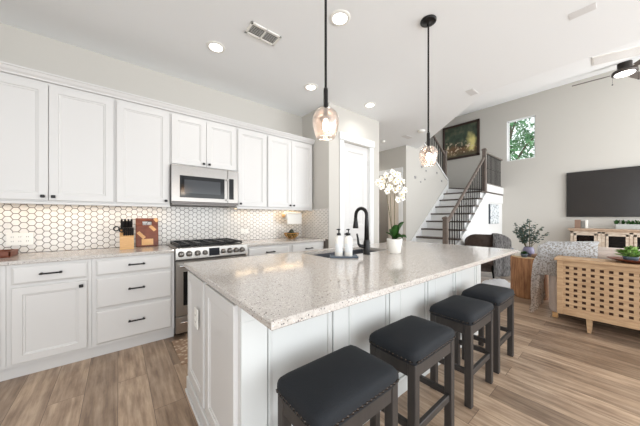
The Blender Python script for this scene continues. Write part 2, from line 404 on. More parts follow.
# TV wall with window opening
WY0, WY1, WZ0, WZ1 = 1.60, 2.26, 2.93, 4.13
zt = 4.72
struct(B(TX, TX + .12, -4.0, WY0, 0, zt).box(TX, TX + .12, WY1, 5.2, 0, zt).box(TX, TX + .12, WY0, WY1, 0, WZ0).box(TX, TX + .12, WY0, WY1, WZ1, zt).build('wall_television', 'wall'))
wn = struct(B(TX + .07, TX + .11, WY0, WY0 + .03, WZ0, WZ1, bev=.003).box(TX + .07, TX + .11, WY1 - .05, WY1, WZ0, WZ1, bev=.003).box(TX + .07, TX + .11, WY0, WY1, WZ1 - .03, WZ1, bev=.003).box(TX + .07, TX + .11, WY0, WY1, WZ0, WZ0 + .03, bev=.003).build('window_1', 'trim'))
B(TX + .088, TX + .094, WY0 + .025, WY1 - .045, WZ0 + .025, WZ1 - .025).build('pane', 'pane', wn)
B(TX + .001, TX + .069, WY1 - .012, WY1 - .0005, WZ0, WZ1).box(TX + .001, TX + .069, WY0, WY1, WZ1 - .012, WZ1 - .0005).box(TX + .001, TX + .069, WY0, WY1, WZ0 + .0005, WZ0 + .012).build('window_reveal', 'trim', wn)
# baseboards
struct(B(TX - .015, TX, -4.0, 2.35, 0, .13, bev=.004).build('baseboard_television', 'trim'))
struct(B(3.57, PX1, PY - .015, PY, 0, .13, bev=.004).build('baseboard_pantry', 'trim'))
struct(B(PX0 + .001, 2.70, PY - .015, PY, 0, .13, bev=.004).build('baseboard_pantry_left', 'trim'))
struct(B(PX1, PX1 + .015, PY + .001, 5.1, 0, .13, bev=.004).build('baseboard_hall', 'trim'))
# pantry door and its casing
def FY(y): return lambda u, v, w_: (u, y - w_, v)      # faces -Y
def FX(x): return lambda u, v, w_: (x - w_, u, v)      # faces -X
def door_face(mb, F, u0, u1, v0, v1, t=.02, st=.06, dp=.011, slp=.012, mi=0):
    mb.loops(F, [(u0, u1, v0, v1, 0), (u0, u1, v0, v1, t - .003), (u0 + .003, u1 - .003, v0 + .003, v1 - .003, t),
                 (u0 + st, u1 - st, v0 + st, v1 - st, t), (u0 + st + .003, u1 - st - .003, v0 + st + .003, v1 - st - .003, t - dp * .55),
                 (u0 + st + slp, u1 - st - slp, v0 + st + slp, v1 - st - slp, t - dp * .65), (u0 + st + slp + .004, u1 - st - slp - .004, v0 + st + slp + .004, v1 - st - slp - .004, t - dp)], mi)
    return mb
def slab_face(mb, F, u0, u1, v0, v1, t=.02, mi=0):
    mb.loops(F, [(u0, u1, v0, v1, 0), (u0, u1, v0, v1, t * .6), (u0 + .004, u1 - .004, v0 + .004, v1 - .004, t * .75), (u0 + .014, u1 - .014, v0 + .014, v1 - .014, t)], mi)
    return mb
pd = MB()
F = FY(PY + .045)
pd.box(DX0 + .004, DX1 - .004, PY + .045, PY + .075, .01, DZ - .004)
for v0, v1 in ((.01, 1.0), (1.0, DZ - .004)):
    pd.loops(F, [(DX0 + .004, DX1 - .004, v0, v1, 0), (DX0 + .004, DX1 - .004, v0, v1, .015), (DX0 + .125, DX1 - .125, v0 + .12, v1 - .12, .015), (DX0 + .14, DX1 - .14, v0 + .135, v1 - .135, .004), (DX0 + .17, DX1 - .17, v0 + .165, v1 - .165, .004), (DX0 + .185, DX1 - .185, v0 + .18, v1 - .18, .010)])
pdo = struct(pd.build('door_1', 'white'))
pdo['label'] = 'white panelled pantry door behind the black faucet'
for z in (.3, 1.3, 2.2): MB().cyl((DX1 - .006, PY + .026, z - .045), (DX1 - .006, PY + .026, z + .045), .007, 8).build('hinge', 'steel', pdo)
MB().cyl((DX0 + .06, PY + .03, .98), (DX0 + .06, PY - .01, .98), .012, 10).sphere((DX0 + .06, PY - .03, .98), .03).build('door_knob', 'black', pdo)
struct(B(2.71, DX0, PY - .02, PY, 0, DZ + .01, bev=.003).box(DX1, 3.535, PY - .02, PY, 0, DZ + .01, bev=.003).box(DX0, DX0 + .012, PY, PY + .1, 0, DZ).box(DX1 - .012, DX1, PY, PY + .1, 0, DZ).box(2.70, 3.55, PY - .03, PY, DZ + .012, DZ + .13, bev=.004).build('trim_1', 'trim'))
# hall opening casing
struct(B(5.38, 5.4, HY0 - .09, HY0, 0, HZ + .01, bev=.003).box(5.38, 5.4, HY1, HY1 + .09, 0, HZ + .01, bev=.003).box(5.372, 5.4, HY0 - .1, HY1 + .1, HZ, HZ + .12, bev=.003).box(5.38, 5.52, HY0, HY0 + .015, 0, HZ).box(5.38, 5.52, HY1 - .015, HY1, 0, HZ).build('trim_2', 'trim'))
cl = area_light('closet_fill', (5.95, 4.2, 2.95), .3, 9, (1, .97, .92), shape='DISK')  # unseen fill light added to brighten the room past the opening
dd = MB(); dd.box(6.0, 6.04, 3.72, 4.28, .01, 2.42)
door_face(dd, FX(6.0), 3.72, 4.28, .01, 2.42, .012, .11)
o = dd.build('door_2', 'beige'); struct(o)
MB().sphere((5.95, 3.80, 1.0), .03).cyl((5.99, 3.80, 1.0), (5.95, 3.80, 1.0), .012, 8).build('door_knob', 'black', o)

# ------------------------------------------------------------------ stairs
RISE, RUN, NX0 = .195, .248, 5.10
SY0, SY1 = 2.41, 3.345
LX = NX0 + RUN * 10           # landing front nosing
st = thing('staircase', 'white staircase with dark wooden treads rising to a landing', 'stairs', (5.0, 2.88, 0))
stw = MB()
poly = [(NX0, 0)]
for n in range(1, 11):
    x = NX0 + RUN * n
    poly += [(x - RUN, RISE * n - .035), (x, RISE * n - .035)]
poly = [(NX0, 0)]
for n in range(10):
    poly += [(NX0 + RUN * n, RISE * (n + 1) - .035), (NX0 + RUN * (n + 1), RISE * (n + 1) - .035)]
poly += [(TX - .002, RISE * 10 - .035), (TX - .002, RISE * 10 - .25), (LX, RISE * 10 - .25), (NX0 + .35, 0)]
stw.prism(poly, 'y', SY0, SY1).build('riser_block', 'trim', st)
for n in range(10):
    x = NX0 + RUN * n
    x1 = x + RUN if n < 9 else TX - .003
    B(x - .028, x1, SY0 - .065, SY1, RISE * (n + 1) - .035, RISE * (n + 1), bev=.006).build('tread', 'tread', st)
# winder step and landing back
MB().prism([(7.62, 3.36), (TX - .003, 2.75), (TX - .003, 5.09), (7.62, 5.09)], 'z', RISE * 10, RISE * 11 - .03).build('winder', 'trim', st)
MB().prism([(7.60, 3.345), (TX - .003, 2.73), (TX - .003, 5.09), (7.60, 5.09)], 'z', RISE * 11 - .03, RISE * 11).build('tread', 'tread', st)
up = MB()
pu = [(7.6, RISE * 10)]
for n in range(6):
    pu += [(7.6 - RUN * n, RISE * (12 + n)), (7.6 - RUN * (n + 1), RISE * (12 + n))]
pu += [(7.6 - RUN * 6, RISE * 15.4)]
up.prism(pu, 'y', 3.475, 4.45).build('upper_flight', 'trim', st)
MB().prism([(NX0 + .02, .0), (NX0 + .02, .30), (LX + .02, .30 + .786 * (LX - NX0)), (LX + .02, .16 + .786 * (LX - NX0)), (NX0 + .3, 0)], 'y', 3.33, 3.349).build('skirt_board', 'trim', st)
# wall below the stairs, white paint stands in for window light on it
sk = [(NX0 - .02, 0), (NX0 + .02, .10), (LX + .04, RISE * 10 - .05), (TX - .001, RISE * 10 - .05), (TX - .001, 0)]
struct(MB().prism(sk, 'y', 2.37, 2.408).build('wall_under_stairs', 'trim'))
struct(MB().prism([(NX0 - .03, 0), (NX0, .13), (LX + .04, RISE * 10 - .04), (TX - .016, RISE * 10 - .04), (TX - .016, RISE * 10 - .28), (LX + .12, RISE * 10 - .28), (NX0 + .30, 0)], 'y', 2.345, 2.37).build('trim_3', 'trim'))
struct(B(LX + .08, TX - .001, 2.335, 2.41, RISE * 10, RISE * 10 + .20, bev=.004).build('trim_4', 'trim'))
# raking cap on stair wall
struct(MB().bar((5.99, 3.41, 3.355), (7.62, 3.41, 2.36), .17, .04, 0, .004).box(7.60, 7.64, 3.33, 3.49, 1.98, 2.36, bev=.003).build('trim_5', 'trim'))
# railing, lower flight and landing guard
YR = 2.385
rl = thing('stair_railing', 'dark wood handrail with black balusters on the open side of the stairs', 'railing', (5.35, YR, 0))
def newel(mb, x, y, z0, z1, s=.09):
    mb.box(x - s / 2, x + s / 2, y - s / 2, y + s / 2, z0, z1 - .06, bev=.004)
    mb.box(x - s * .62, x + s * .62, y - s * .62, y + s * .62, z1 - .06, z1 - .02, bev=.005)
    mb.loops(lambda u, v, w_: (x + u, y + v, z1 - .02 + w_), [(-s * .5, s * .5, -s * .5, s * .5, 0), (-s * .5, s * .5, -s * .5, s * .5, .008), (-.005, .005, -.005, .005, .03)])
    return mb
newel(MB(), 5.33, YR, .195, 1.27).build('newel_post', 'railwood', rl)
newel(MB(), 7.60, YR, 1.95, 3.10).build('newel_post', 'railwood', rl)
rz = lambda x: 1.13 + .786 * (x - 5.38)
MB().bar((5.37, YR, rz(5.37)), (7.56, YR, rz(7.56)), .06, .055, 0, .012).build('handrail', 'railwood', rl)
MB().bar((7.64, YR, 3.00), (9.04, YR, 3.00), .06, .05, 0, .01).build('handrail', 'railwood', rl)
MB().bar((7.64, YR, 2.17), (9.04, YR, 2.17), .05, .03, 0).build('bottom_rail', 'railwood', rl)
for n in range(1, 10):
    for k in (0, 1):
        x = NX0 + RUN * n + .05 + k * .124
        if x < 5.42 or x > 7.52: continue
        b = MB().box(x - .008, x + .008, YR - .008, YR + .008, RISE * (n + 1), rz(x) - .02)
        if k == 0: b.lathe([(0, -.03), (.018, 0), (0, .03)], (x, YR, rz(x) - .35), 6)
        b.build('baluster', 'iron', rl)
for i in range(12):
    x = 7.74 + i * .107
    b = B(x - .008, x + .008, YR - .008, YR + .008, 2.18, 2.98)
    if i % 2: b.lathe([(0, -.03), (.018, 0), (0, .03)], (x, YR, 2.6), 6)
    b.build('baluster', 'iron', rl)
r2 = thing('stair_railing', 'dark handrail and newel of the upper flight, left of the painting', 'railing', (7.5, 3.41, 2.4))
newel(MB(), 7.58, 3.41, 2.38, 3.25, .09).build('newel_post', 'railwood', r2)
MB().bar((7.54, 3.41, 3.13), (6.05, 3.41, 4.06), .06, .055, 0, .012).build('handrail', 'railwood', r2)
for i in range(11):
    x = 7.42 - i * .125
    B(x - .008, x + .008, 3.402, 3.418, 2.38 + (7.6 - x) * .61, 3.10 + (7.54 - x) * .62).build('baluster', 'iron', r2)

# ------------------------------------------------------------------ kitchen run
CF = 2.95           # base cabinet face
UF = 3.24           # upper cabinet face
HANDLE = 0
def bar_handle(parent, xc, y, z, L=.13):
    mb = MB().bar((xc - L / 2, y - .03, z), (xc + L / 2, y - .03, z), .010, .012, 0, .003)
    for s in (-1, 1): mb.box(xc + s * (L / 2 - .012) - .007, xc + s * (L / 2 - .012) + .007, y - .032, y, z - .008, z + .008, bev=.002)
    return mb.build('handle', 'black', parent)
def knob(parent, x, y, z):
    return MB().cyl((x, y, z), (x, y - .018, z), .006, 8).box(x - .014, x + .014, y - .03, y - .016, z - .013, z + .013, bev=.004).build('knob', 'black', parent)
def base_cab(x0, x1, layout, label, knob_side=1):
    t = thing('base_cabinet', label, 'cabinet', ((x0 + x1) / 2, 3.25, 0), 'white base cabinets')
    B(x0, x1, CF, WY - .015, .10, .882).box(x0, x1, CF + .05, WY - .015, 0, .10).build('body', 'white', t)
    y = CF - .001
    g = .028
    if layout == 'drawers':
        for a, b in ((.125, .415), (.44, .705), (.73, .862)):
            d = slab_face(MB(), FY(y), x0 + g, x1 - g, a, b).build('drawer', 'white', t)
            bar_handle(d, (x0 + x1) / 2, y - .02, (a + b) / 2 + .01)
    else:
        d = slab_face(MB(), FY(y), x0 + g, x1 - g, .73, .862).build('drawer', 'white', t)
        bar_handle(d, (x0 + x1) / 2, y - .02, .80)
        if layout == 'door':
            d = door_face(MB(), FY(y), x0 + g, x1 - g, .125, .705, st=.055).build('door', 'white', t)
            kx = x1 - g - .035 if knob_side > 0 else x0 + g + .035
            knob(d, kx, y - .02, .665)
        else:
            xm = (x0 + x1) / 2
            for a, b, kx in ((x0 + g, xm - .002, xm - .035), (xm + .002, x1 - g, xm + .035)):
                d = door_face(MB(), FY(y), a, b, .125, .705, st=.055).build('door', 'white', t)
                knob(d, kx, y - .02, .665)
    return t
base_cab(-1.30, -.657, 'drawers', 'white drawer cabinet cut off by the left edge')
base_cab(-.655, -.179, 'door', 'white base cabinet with one door, one drawer, left of the three-drawer unit')
base_cab(-.177, .452, 'drawers', 'white three-drawer base cabinet just left of the range')
base_cab(1.222, 1.858, 'door', 'white base cabinet just right of the range, mostly behind the island')
base_cab(1.86, 2.47, 'door', 'white base cabinet in the corner beside the pantry wall', -1)
tag(B(-1.30, .453, CF + .035, CF + .05, .001, .095).build('toe_kick_board', 'white'), 'white toe kick board below the left base cabinets', 'toe kick')
ct = MB().box(-1.32, .453, 2.925, WY - .012, .884, .914, bev=.004)
tag(ct.build('countertop', 'quartz'), 'speckled quartz counter left of the range, under the knife block', 'countertop', 'wall counters')
ct = MB().box(1.222, 2.487, 2.925, WY - .012, .884, .914, bev=.004)
tag(ct.build('countertop', 'quartz'), 'speckled quartz counter right of the range, under the fruit basket', 'countertop', 'wall counters')
# uppers
def upper_cab(x0, x1, z0, doors, label, knobs):
    t = thing('wall_cabinet', label, 'cabinet', ((x0 + x1) / 2, 3.4, z0), 'white wall cabinets')
    B(x0, x1, UF, WY - .003, z0, 2.44).build('body', 'white', t)
    g = .012
    n = doors; wd = (x1 - x0 - 2 * g) / n
    for i in range(n):
        a = x0 + g + i * wd + (.002 if i else 0); b = x0 + g + (i + 1) * wd - (.002 if i < n - 1 else 0)
        d = door_face(MB(), FY(UF - .001), a, b, z0 + .012, 2.415, st=.058, dp=.013, slp=.014).build('door', 'white', t)
        ks = knobs[i]
        knob(d, b - .030 if ks > 0 else a + .030, UF - .021, z0 + .045)
    return t
UZ = 1.385
upper_cab(-1.90, -.932, UZ, 2, 'white wall cabinet beyond the left edge of the picture', (1, -1))
upper_cab(-.93, -.025, UZ, 2, 'widest white two-door wall cabinet, leftmost above the counter', (1, -1))
upper_cab(-.023, .453, UZ, 1, 'white single-door wall cabinet directly left of the microwave', (1,))
upper_cab(.455, 1.213, 1.845, 2, 'short white two-door wall cabinet above the microwave', (1, -1))
upper_cab(1.215, 1.648, UZ, 1, 'white single-door wall cabinet directly right of the microwave', (-1,))
upper_cab(1.65, 2.465, UZ, 2, 'white two-door wall cabinet at the right end by the pantry wall', (1, -1))
prof = [(WY - .01, 2.441), (UF + .005, 2.441), (UF - .022, 2.443), (UF - .026, 2.455), (UF - .040, 2.470), (UF - .052, 2.492), (UF - .060, 2.496), (UF - .060, 2.508), (WY - .01, 2.508)]
struct(MB().prism(prof, 'x', -1.9, 2.485).build('trim_6', 'white'))
for x0, x1, lb in ((-1.9, .453, 'white light rail under the wall cabinets left of the microwave'), (1.215, 2.465, 'white light rail under the wall cabinets right of the microwave')):
    tag(B(x0, x1, UF - .012, UF + .008, UZ - .024, UZ - .001, bev=.003).build('light_rail', 'white'), lb, 'molding')

# backsplash of hexagon tiles
def hexfield(mb, u0, u1, v0, v1, F, pu=.0487, pv=.0562):
    r = pu / 1.5; R = r * 1.0; h = pv / 2
    nu = int((u1 - u0) / pu) + 3; nv = int((v1 - v0) / pv) + 3
    g = .0026
    t = bmesh.new()
    for i in range(-1, nu):
        for j in range(-1, nv):
            cu = u0 + i * pu; cv = v0 + j * pv + (pv / 2 if i % 2 else 0)
            pts = []
            for (a, b) in ((R - g, 0), ((R) / 2 - g * .6, h - g), (-(R) / 2 + g * .6, h - g), (-R + g, 0), (-(R) / 2 + g * .6, -h + g), ((R) / 2 - g * .6, -h + g)):
                pts.append((cu + a, cv + b))
            cl = [(min(max(a, u0), u1), min(max(b, v0), v1)) for a, b in pts]
            us = [p[0] for p in cl]; vs = [p[1] for p in cl]
            if max(us) - min(us) < .003 or max(vs) - min(vs) < .003: continue
            uq = []
            for p in cl:
                if not uq or (abs(p[0] - uq[-1][0]) + abs(p[1] - uq[-1][1])) > 1e-5: uq.append(p)
            if abs(uq[0][0] - uq[-1][0]) + abs(uq[0][1] - uq[-1][1]) < 1e-5: uq.pop()
            if len(uq) < 3: continue
            mu = sum(p[0] for p in uq) / len(uq); mv = sum(p[1] for p in uq) / len(uq)
            a = [t.verts.new(F(p[0], p[1], .0)) for p in uq]
            b = [t.verts.new(F(mu + (p[0] - mu) * .985, mv + (p[1] - mv) * .985, .004)) for p in uq]
            k = len(uq)
            for z in range(k): t.faces.new((a[z], a[(z + 1) % k], b[(z + 1) % k], b[z]))
            t.faces.new(b)
    bmesh.ops.recalc_face_normals(t, faces=t.faces)
    mb._merge(t, 0)
for x0, x1, z0, z1, lb in ((-1.9, 2.484, .916, 1.384, ''),):
    mb = MB(); mb.box(-1.9, 2.478, WY - .006, WY - .0005, .60, 1.384, 1)
    hexfield(mb, -1.9, 2.478, .916, 1.384, FY(WY - .006))
    mb.box(.455, 1.213, WY - .006, WY - .0005, 1.384, 1.84, 1)
    tag(mb.build('tile_backsplash', ['tile', 'grout']), 'white hexagon tile backsplash with grey grout along the kitchen wall', 'backsplash')
mb = MB(); mb.box(PX0 - .006, PX0 - .0005, 2.86, WY - .012, .60, 1.384, 1)
hexfield(mb, 2.86, WY - .012, .916, 1.384, FX(PX0 - .006))
tag(mb.build('tile_backsplash', ['tile', 'grout']), 'short return of white hexagon tile on the side wall by the pantry', 'backsplash')

# under cabinet lights
for x0, x1, lb in ((-.90, -.06, 'lit warm strip light under the widest left wall cabinet'), (.0, .42, 'short lit warm strip light left of the microwave'),
                   (1.25, 1.60, 'short lit warm strip light right of the microwave'), (1.68, 2.42, 'lit warm strip light above the paper towel holder')):
    t = thing('under_cabinet_light', lb, 'light', ((x0 + x1) / 2, 3.42, UZ - .012), 'under cabinet lights')
    B(x0, x1, 3.40, 3.44, UZ - .012, UZ - .001).build('housing', 'whiteplastic', t)
    B(x0 + .01, x1 - .01, 3.405, 3.435, UZ - .015, UZ - .0121).build('lens', 'led', t)
    power = .75 * (x1 - x0)
    l = area_light('strip_glow', (0, 0, -.006), x1 - x0 - .02, power, (1.0, .80, .56), sy=.03, shape='RECTANGLE'); l.parent = t

# microwave
mw = thing('microwave', 'stainless over-the-range microwave with black glass door', 'microwave', (.834, 3.36, 1.40))
MF = 3.17
B(.457, 1.211, MF + .03, WY - .01, 1.41, 1.842, bev=.004).build('body', 'steel', mw)
B(.470, 1.198, MF + .04, WY - .02, 1.395, 1.412).build('vent_underside', 'darksteel', mw)
dr = B(.457, 1.075, MF, MF + .029, 1.425, 1.842, bev=.005, seg=2).build('door', 'steel', mw)
B(.540, 1.035, MF - .003, MF + .001, 1.475, 1.725, bev=.002).build('window', 'glassblack', dr)
B(.585, .985, MF - .0045, MF - .003, 1.525, 1.680).build('inner_window', mat('smoked mesh glass', (44, 46, 50), .14), dr)
MB().bar((1.060, MF - .035, 1.45), (1.060, MF - .035, 1.73), .022, .022, 0, .006).box(1.052, 1.068, MF - .03, MF, 1.455, 1.475).box(1.052, 1.068, MF - .03, MF, 1.705, 1.725).build('handle', 'steel', dr)
cp = B(1.077, 1.211, MF, MF + .029, 1.425, 1.842, bev=.005, seg=2).build('control_panel', 'steel', mw)
B(1.092, 1.150, MF - .003, MF + .001, 1.475, 1.735, bev=.002).build('display', 'glassblack', cp)
B(.457, 1.211, MF + .004, MF + .029, 1.412, 1.4245).build('bottom_grille', 'darksteel', mw)

# range
rg = thing('gas_range', 'stainless slide-in gas range with black grates and eight knobs', 'range', (.837, 3.23, 0))
RX0, RX1, RF = .457, 1.217, 2.935
B(RX0, RX1, RF, WY - .012, .03, .905).build('body', 'darksteel', rg)
B(RX0, RX1, RF - .02, WY - .012, .905, .925, bev=.004).build('cooktop', 'rangesteel', rg)
B(RX0 + .04, RX1 - .04, RF + .06, WY - .06, .925, .929).build('burner_pan', 'black', rg)
cpm = MB().prism([(RF - .001, .80), (RF - .045, .812), (RF - .035, .922), (RF - .001, .925)], 'x', RX0, RX1)
cpo = cpm.build('control_panel', 'rangesteel', rg)
MB().prism([(RF - .0455, .826), (RF - .049, .826), (RF - .041, .908), (RF - .0372, .908)], 'x', .778, .889).build('display', mat('dark display', (8, 8, 20), .3, spec=.2), cpo)
for x in (.505, .580, .662, .737, .930, 1.004, 1.078, 1.150):
    rr_ = .025 if x not in (.737, .930) else .021
    T0 = (x, RF - .040, .866)
    MB().cyl(T0, (x, RF - .050, .865), rr_ + .004, 20, 0).cyl((x, RF - .049, .865), (x, RF - .078, .862), rr_, 20, 1, rr_ * .9).box(x - .004, x + .004, RF - .086, RF - .076, .845, .882, 1, bev=.002).build('knob', ['darksteel', 'steel'], cpo)
od = B(RX0 + .004, RX1 - .004, RF - .035, RF - .001, .225, .79, bev=.005).build('oven_door', 'rangesteel', rg)
B(RX0 + .07, RX1 - .07, RF - .038, RF - .034, .33, .68, bev=.002).build('window', 'glassblack', od)
MB().cyl((RX0 + .03, RF - .085, .745), (RX1 - .03, RF - .085, .745), .013, 14).box(RX0 + .04, RX0 + .065, RF - .085, RF - .034, .735, .757, bev=.003).box(RX1 - .065, RX1 - .04, RF - .085, RF - .034, .735, .757, bev=.003).build('handle', 'chrome', od)
dw = B(RX0 + .004, RX1 - .004, RF - .030, RF - .001, .045, .215, bev=.005).build('drawer', 'rangesteel', rg)
MB().cyl((RX0 + .04, RF - .065, .165), (RX1 - .04, RF - .065, .165), .010, 12).box(RX0 + .05, RX0 + .07, RF - .065, RF - .029, .157, .173).box(RX1 - .07, RX1 - .05, RF - .065, RF - .029, .157, .173).build('handle', 'chrome', dw)
for x in (RX0 + .05, RX1 - .05): B(x - .02, x + .02, RF + .06, RF + .1, 0, .03).build('foot', 'black', rg)
for i, (a, b) in enumerate(((RX0 + .035, .700), (.706, .968), (.974, RX1 - .035))):
    g = MB(); y0, y1 = RF + .045, WY - .07
    for y in (y0, (y0 + y1) / 2, y1): g.bar((a, y, .955), (b, y, .955), .016, .018, 0, .003)
    for x in (a + .008, (a + b) / 2, b - .008): g.bar((x, y0, .955), (x, y1, .955), .016, .018, 0, .003)
    for x in (a + .008, b - .008):
        for y in (y0, y1): g.box(x - .008, x + .008, y - .008, y + .008, .929, .95)
    for y in (y0 + .13, y1 - .13): g.bar((a, y, .957), (b, y, .957), .010, .014)
    g.build('grate', 'black', rg)
for x, y in ((.58, 3.11), (.58, 3.37), (.837, 3.24), (1.09, 3.11), (1.09, 3.37)):
    MB().lathe([(0, 0), (.055, 0), (.055, .008), (.04, .010), (.04, .018), (0, .02)], (x, y, .929), 20).build('burner', 'black', rg)

# outlets
def outlet(x, z, w_, label, F=None, n=1, hh=.058):
    F = F or FY(WY - .0105)
    t = thing('outlet', label, 'outlet', F(x, z, 0), 'white wall outlets')
    mb = MB(); mb.loops(F, [(x - w_ / 2, x + w_ / 2, z - hh, z + hh, 0), (x - w_ / 2, x + w_ / 2, z - hh, z + hh, .004), (x - w_ / 2 + .004, x + w_ / 2 - .004, z - hh + .004, z + hh - .004, .006)])
    mb.build('plate', 'whiteplastic', t)
    for i in range(n):
        xc = x + (i - (n - 1) / 2) * .046
        for dz in (-.02, .02):
            s_ = MB().loops(F, [(xc - .014, xc + .014, z + dz - .014, z + dz + .014, .006), (xc - .014, xc + .014, z + dz - .014, z + dz + .014, .0075)])
            for dx in (-.006, .006): s_.loops(F, [(xc + dx - .0014, xc + dx + .0014, z + dz - .005, z + dz + .005, .0075), (xc + dx - .0014, xc + dx + .0014, z + dz - .005, z + dz + .005, .0079)], 1)
            s_.build('socket', ['whiteplastic', 'blackplastic'], t)
    return t
outlet(-.705, 1.045, .165, 'wide white outlet plate on the tile above the wooden tray', n=3)
outlet(1.445, 1.045, .118, 'single white outlet plate on the tile right of the range', hh=.037)
outlet(1.665, .625, .075, 'white outlet plate on the end panel of the island', FX(.3745))

# ------------------------------------------------------------------ island
IX0, IX1, IY0, IY1 = .372, 3.205, .70, 2.02
BX0, BX1, BY0, BY1 = .40, 3.12, 1.02, 1.985
isl = thing('kitchen_island', 'long white panelled kitchen island base under speckled quartz', 'kitchen island', ((BX0 + BX1) / 2, (BY0 + BY1) / 2, 0))
SX0, SX1, SYa, SYb = 1.33, 2.17, 1.535, 1.92
ib = MB()
ib.box(BX0 + .012, BX1 - .012, BY0 + .012, BY1 - .012, .0, .64)
ib.box(BX0 + .012, SX0 - .03, BY0 + .012, BY1 - .012, .64, .883).box(SX1 + .03, BX1 - .012, BY0 + .012, BY1 - .012, .64, .883).box(SX0 - .03, SX1 + .03, BY0 + .012, SYa - .03, .64, .883).box(SX0 - .03, SX1 + .03, SYb + .03, BY1 - .012, .64, .883)
ib.build('body', 'island', isl)
fr = MB(); fy = BY0 + .012
BYF = BY0 - .006
fr.box(BX0, BX1, BYF, fy, .80, .883, bev=.002).box(BX0, BX1, BYF, fy, .0, .20, bev=.002)
xs = BX0
P5 = (BX1 - BX0 - 6 * .12) / 5
for i in range(6):
    a = BX0 + i * (P5 + .12)
    fr.box(a, a + .12, BYF, fy, .20, .80, bev=.002)
for i in range(5):
    a = BX0 + .12 + i * (P5 + .12); b = a + P5
    # moulding round each recess
    fr.loops(lambda u, v, w_: (u, BY0 + .012 - w_, v), [(a, b, .20, .80, 0), (a, b, .20, .80, .002), (a + .007, b - .007, .207, .793, .002), (a + .008, b - .008, .208, .792, .0135), (a + .012, b - .012, .212, .788, .0145), (a + .030, b - .030, .230, .770, .0075), (a + .031, b - .031, .231, .769, .001)])
fr.build('front_panel', 'island', isl)
ep = MB()
ep.box(BX0, BX0 + .012, BY0 + .012, BY1, .10, .883)
for a, b in ((1.055, 1.505), (1.545, 1.955)): door_face(ep, FX(BX0), a, b, .135, .865, .018, .06, .009, .014)
ep.build('end_panel', 'white', isl)
ep = MB(); ep.box(BX1 - .012, BX1, BY0 + .012, BY1, .0, .883); ep.build('end_panel', 'island', isl)
bb = MB(); bb.box(BX0 - .018, BX0 - .0005, BY0 - .018, BY1 + .01, 0, .105, bev=.004).box(BX0 - .028, BX0 - .018, BY0 - .028, BY1 + .01, 0, .02, bev=.003)
bb.build('baseboard', 'white', isl)
bb = MB(); bb.box(BX0 - .0, BX1 + .01, BY0 - .030, BY0 - .0125, 0, .11, bev=.004)
bb.build('baseboard', 'island', isl)
bk = MB()
for i in range(5):
    a = BX0 + .02 + i * .54
    bk.loops(lambda u, v, w_: (u, BY1 - .012 + w_, v), [(a, a + .52, .13, .86, 0), (a, a + .52, .13, .86, .012), (a + .06, a + .46, .19, .80, .012), (a + .07, a + .45, .2, .79, .004)])
bk.build('back_doors', 'white', isl)
# counter with the sink cut-out
ic = MB(); t = bmesh.new()
zt_, zb = .914, .884
outer = [(IX0, IY0), (IX1, IY0), (IX1, IY1), (IX0, IY1)]
inner = [(SX0, SYa), (SX1, SYa), (SX1, SYb), (SX0, SYb)]
e = .004
def ring(pts, z, d):
    cx = sum(p[0] for p in pts) / 4; cy = sum(p[1] for p in pts) / 4
    return [t.verts.new((x + d * (1 if x > cx else -1), y + d * (1 if y > cy else -1), z)) for x, y in pts]
R = [ring(inner, zt_, 0), ring(outer, zt_, -e), ring(outer, zt_ - e, 0), ring(outer, zb + e, 0), ring(outer, zb, -e), ring(inner, zb, 0)]
for a, b in zip(R, R[1:] + R[:1]):
    for i in range(4): t.faces.new((a[i], a[(i + 1) % 4], b[(i + 1) % 4], b[i]))
bmesh.ops.recalc_face_normals(t, faces=t.faces); ic._merge(t, 0)
tag(ic.build('island_countertop', 'quartz'), 'large speckled quartz slab on the island with a sink cut-out', 'countertop')
sk_ = MB(); a = .002
sk_.loops(lambda u, v, w_: (u, v, .883 - w_), [(SX0 - .02, SX1 + .02, SYa - .02, SYb + .02, .0), (SX0 + a, SX1 - a, SYa + a, SYb - a, .0), (SX0 + .004, SX1 - .004, SYa + .004, SYb - .004, .2), (SX0 + .03, SX1 - .03, SYa + .03, SYb - .03, .215)], 0)
# drop the closing rim face
sm_ = sk_.bm
for f in [f for f in sm_.faces if abs(f.calc_center_median().z - .883) < 1e-4 and f.calc_area() > .2]: sm_.faces.remove(f)
so = sk_.build('sink', 'sinkmetal'); tag(so, 'undermount steel sink set into the island counter', 'sink')
MB().lathe([(0, 0), (.045, 0), (.045, .004), (.03, .004), (0, .002)], (1.75, 1.72, .669), 20).build('drain', 'chrome', so)

# faucet
fx, fyy = 1.735, 1.47
fc = thing('kitchen_faucet', 'tall matte black gooseneck faucet with side lever on the island', 'faucet', (fx, fyy, .914))
MB().lathe([(0, 0), (.034, 0), (.034, .006), (.029, .010), (.029, .10), (.026, .125), (.020, .14), (0, .14)], (fx, fyy, .914), 24).build('base', 'black', fc)
pts = [(fx, fyy, .914 + .13), (fx, fyy, 1.21)]
R0 = .066
for i in range(0, 13):
    a = PI * i / 12 * .97
    pts.append((fx, fyy + R0 - R0 * math.cos(a), 1.262 + R0 * math.sin(a)))
pts.append((fx, pts[-1][1] + .002, pts[-1][2] - .03))
MB().tube(pts, [.023] + [.018] + [.016] * (len(pts) - 2), 14).build('spout', 'black', fc)
hx = pts[-1]
MB().lathe([(0, 0), (.016, 0), (.018, -.03), (.026, -.09), (.027, -.105), (0, -.105)], (hx[0], hx[1], hx[2] + .01), 20).build('spray_head', 'black', fc)
MB().tube([(fx - .02, fyy + .01, .985), (fx - .055, fyy + .03, .99), (fx - .068, fyy + .036, 1.01), (fx - .075, fyy + .038, 1.06), (fx - .085, fyy + .040, 1.10)], [.018, .016, .011, .009, .007], 10).build('lever', 'black', fc)

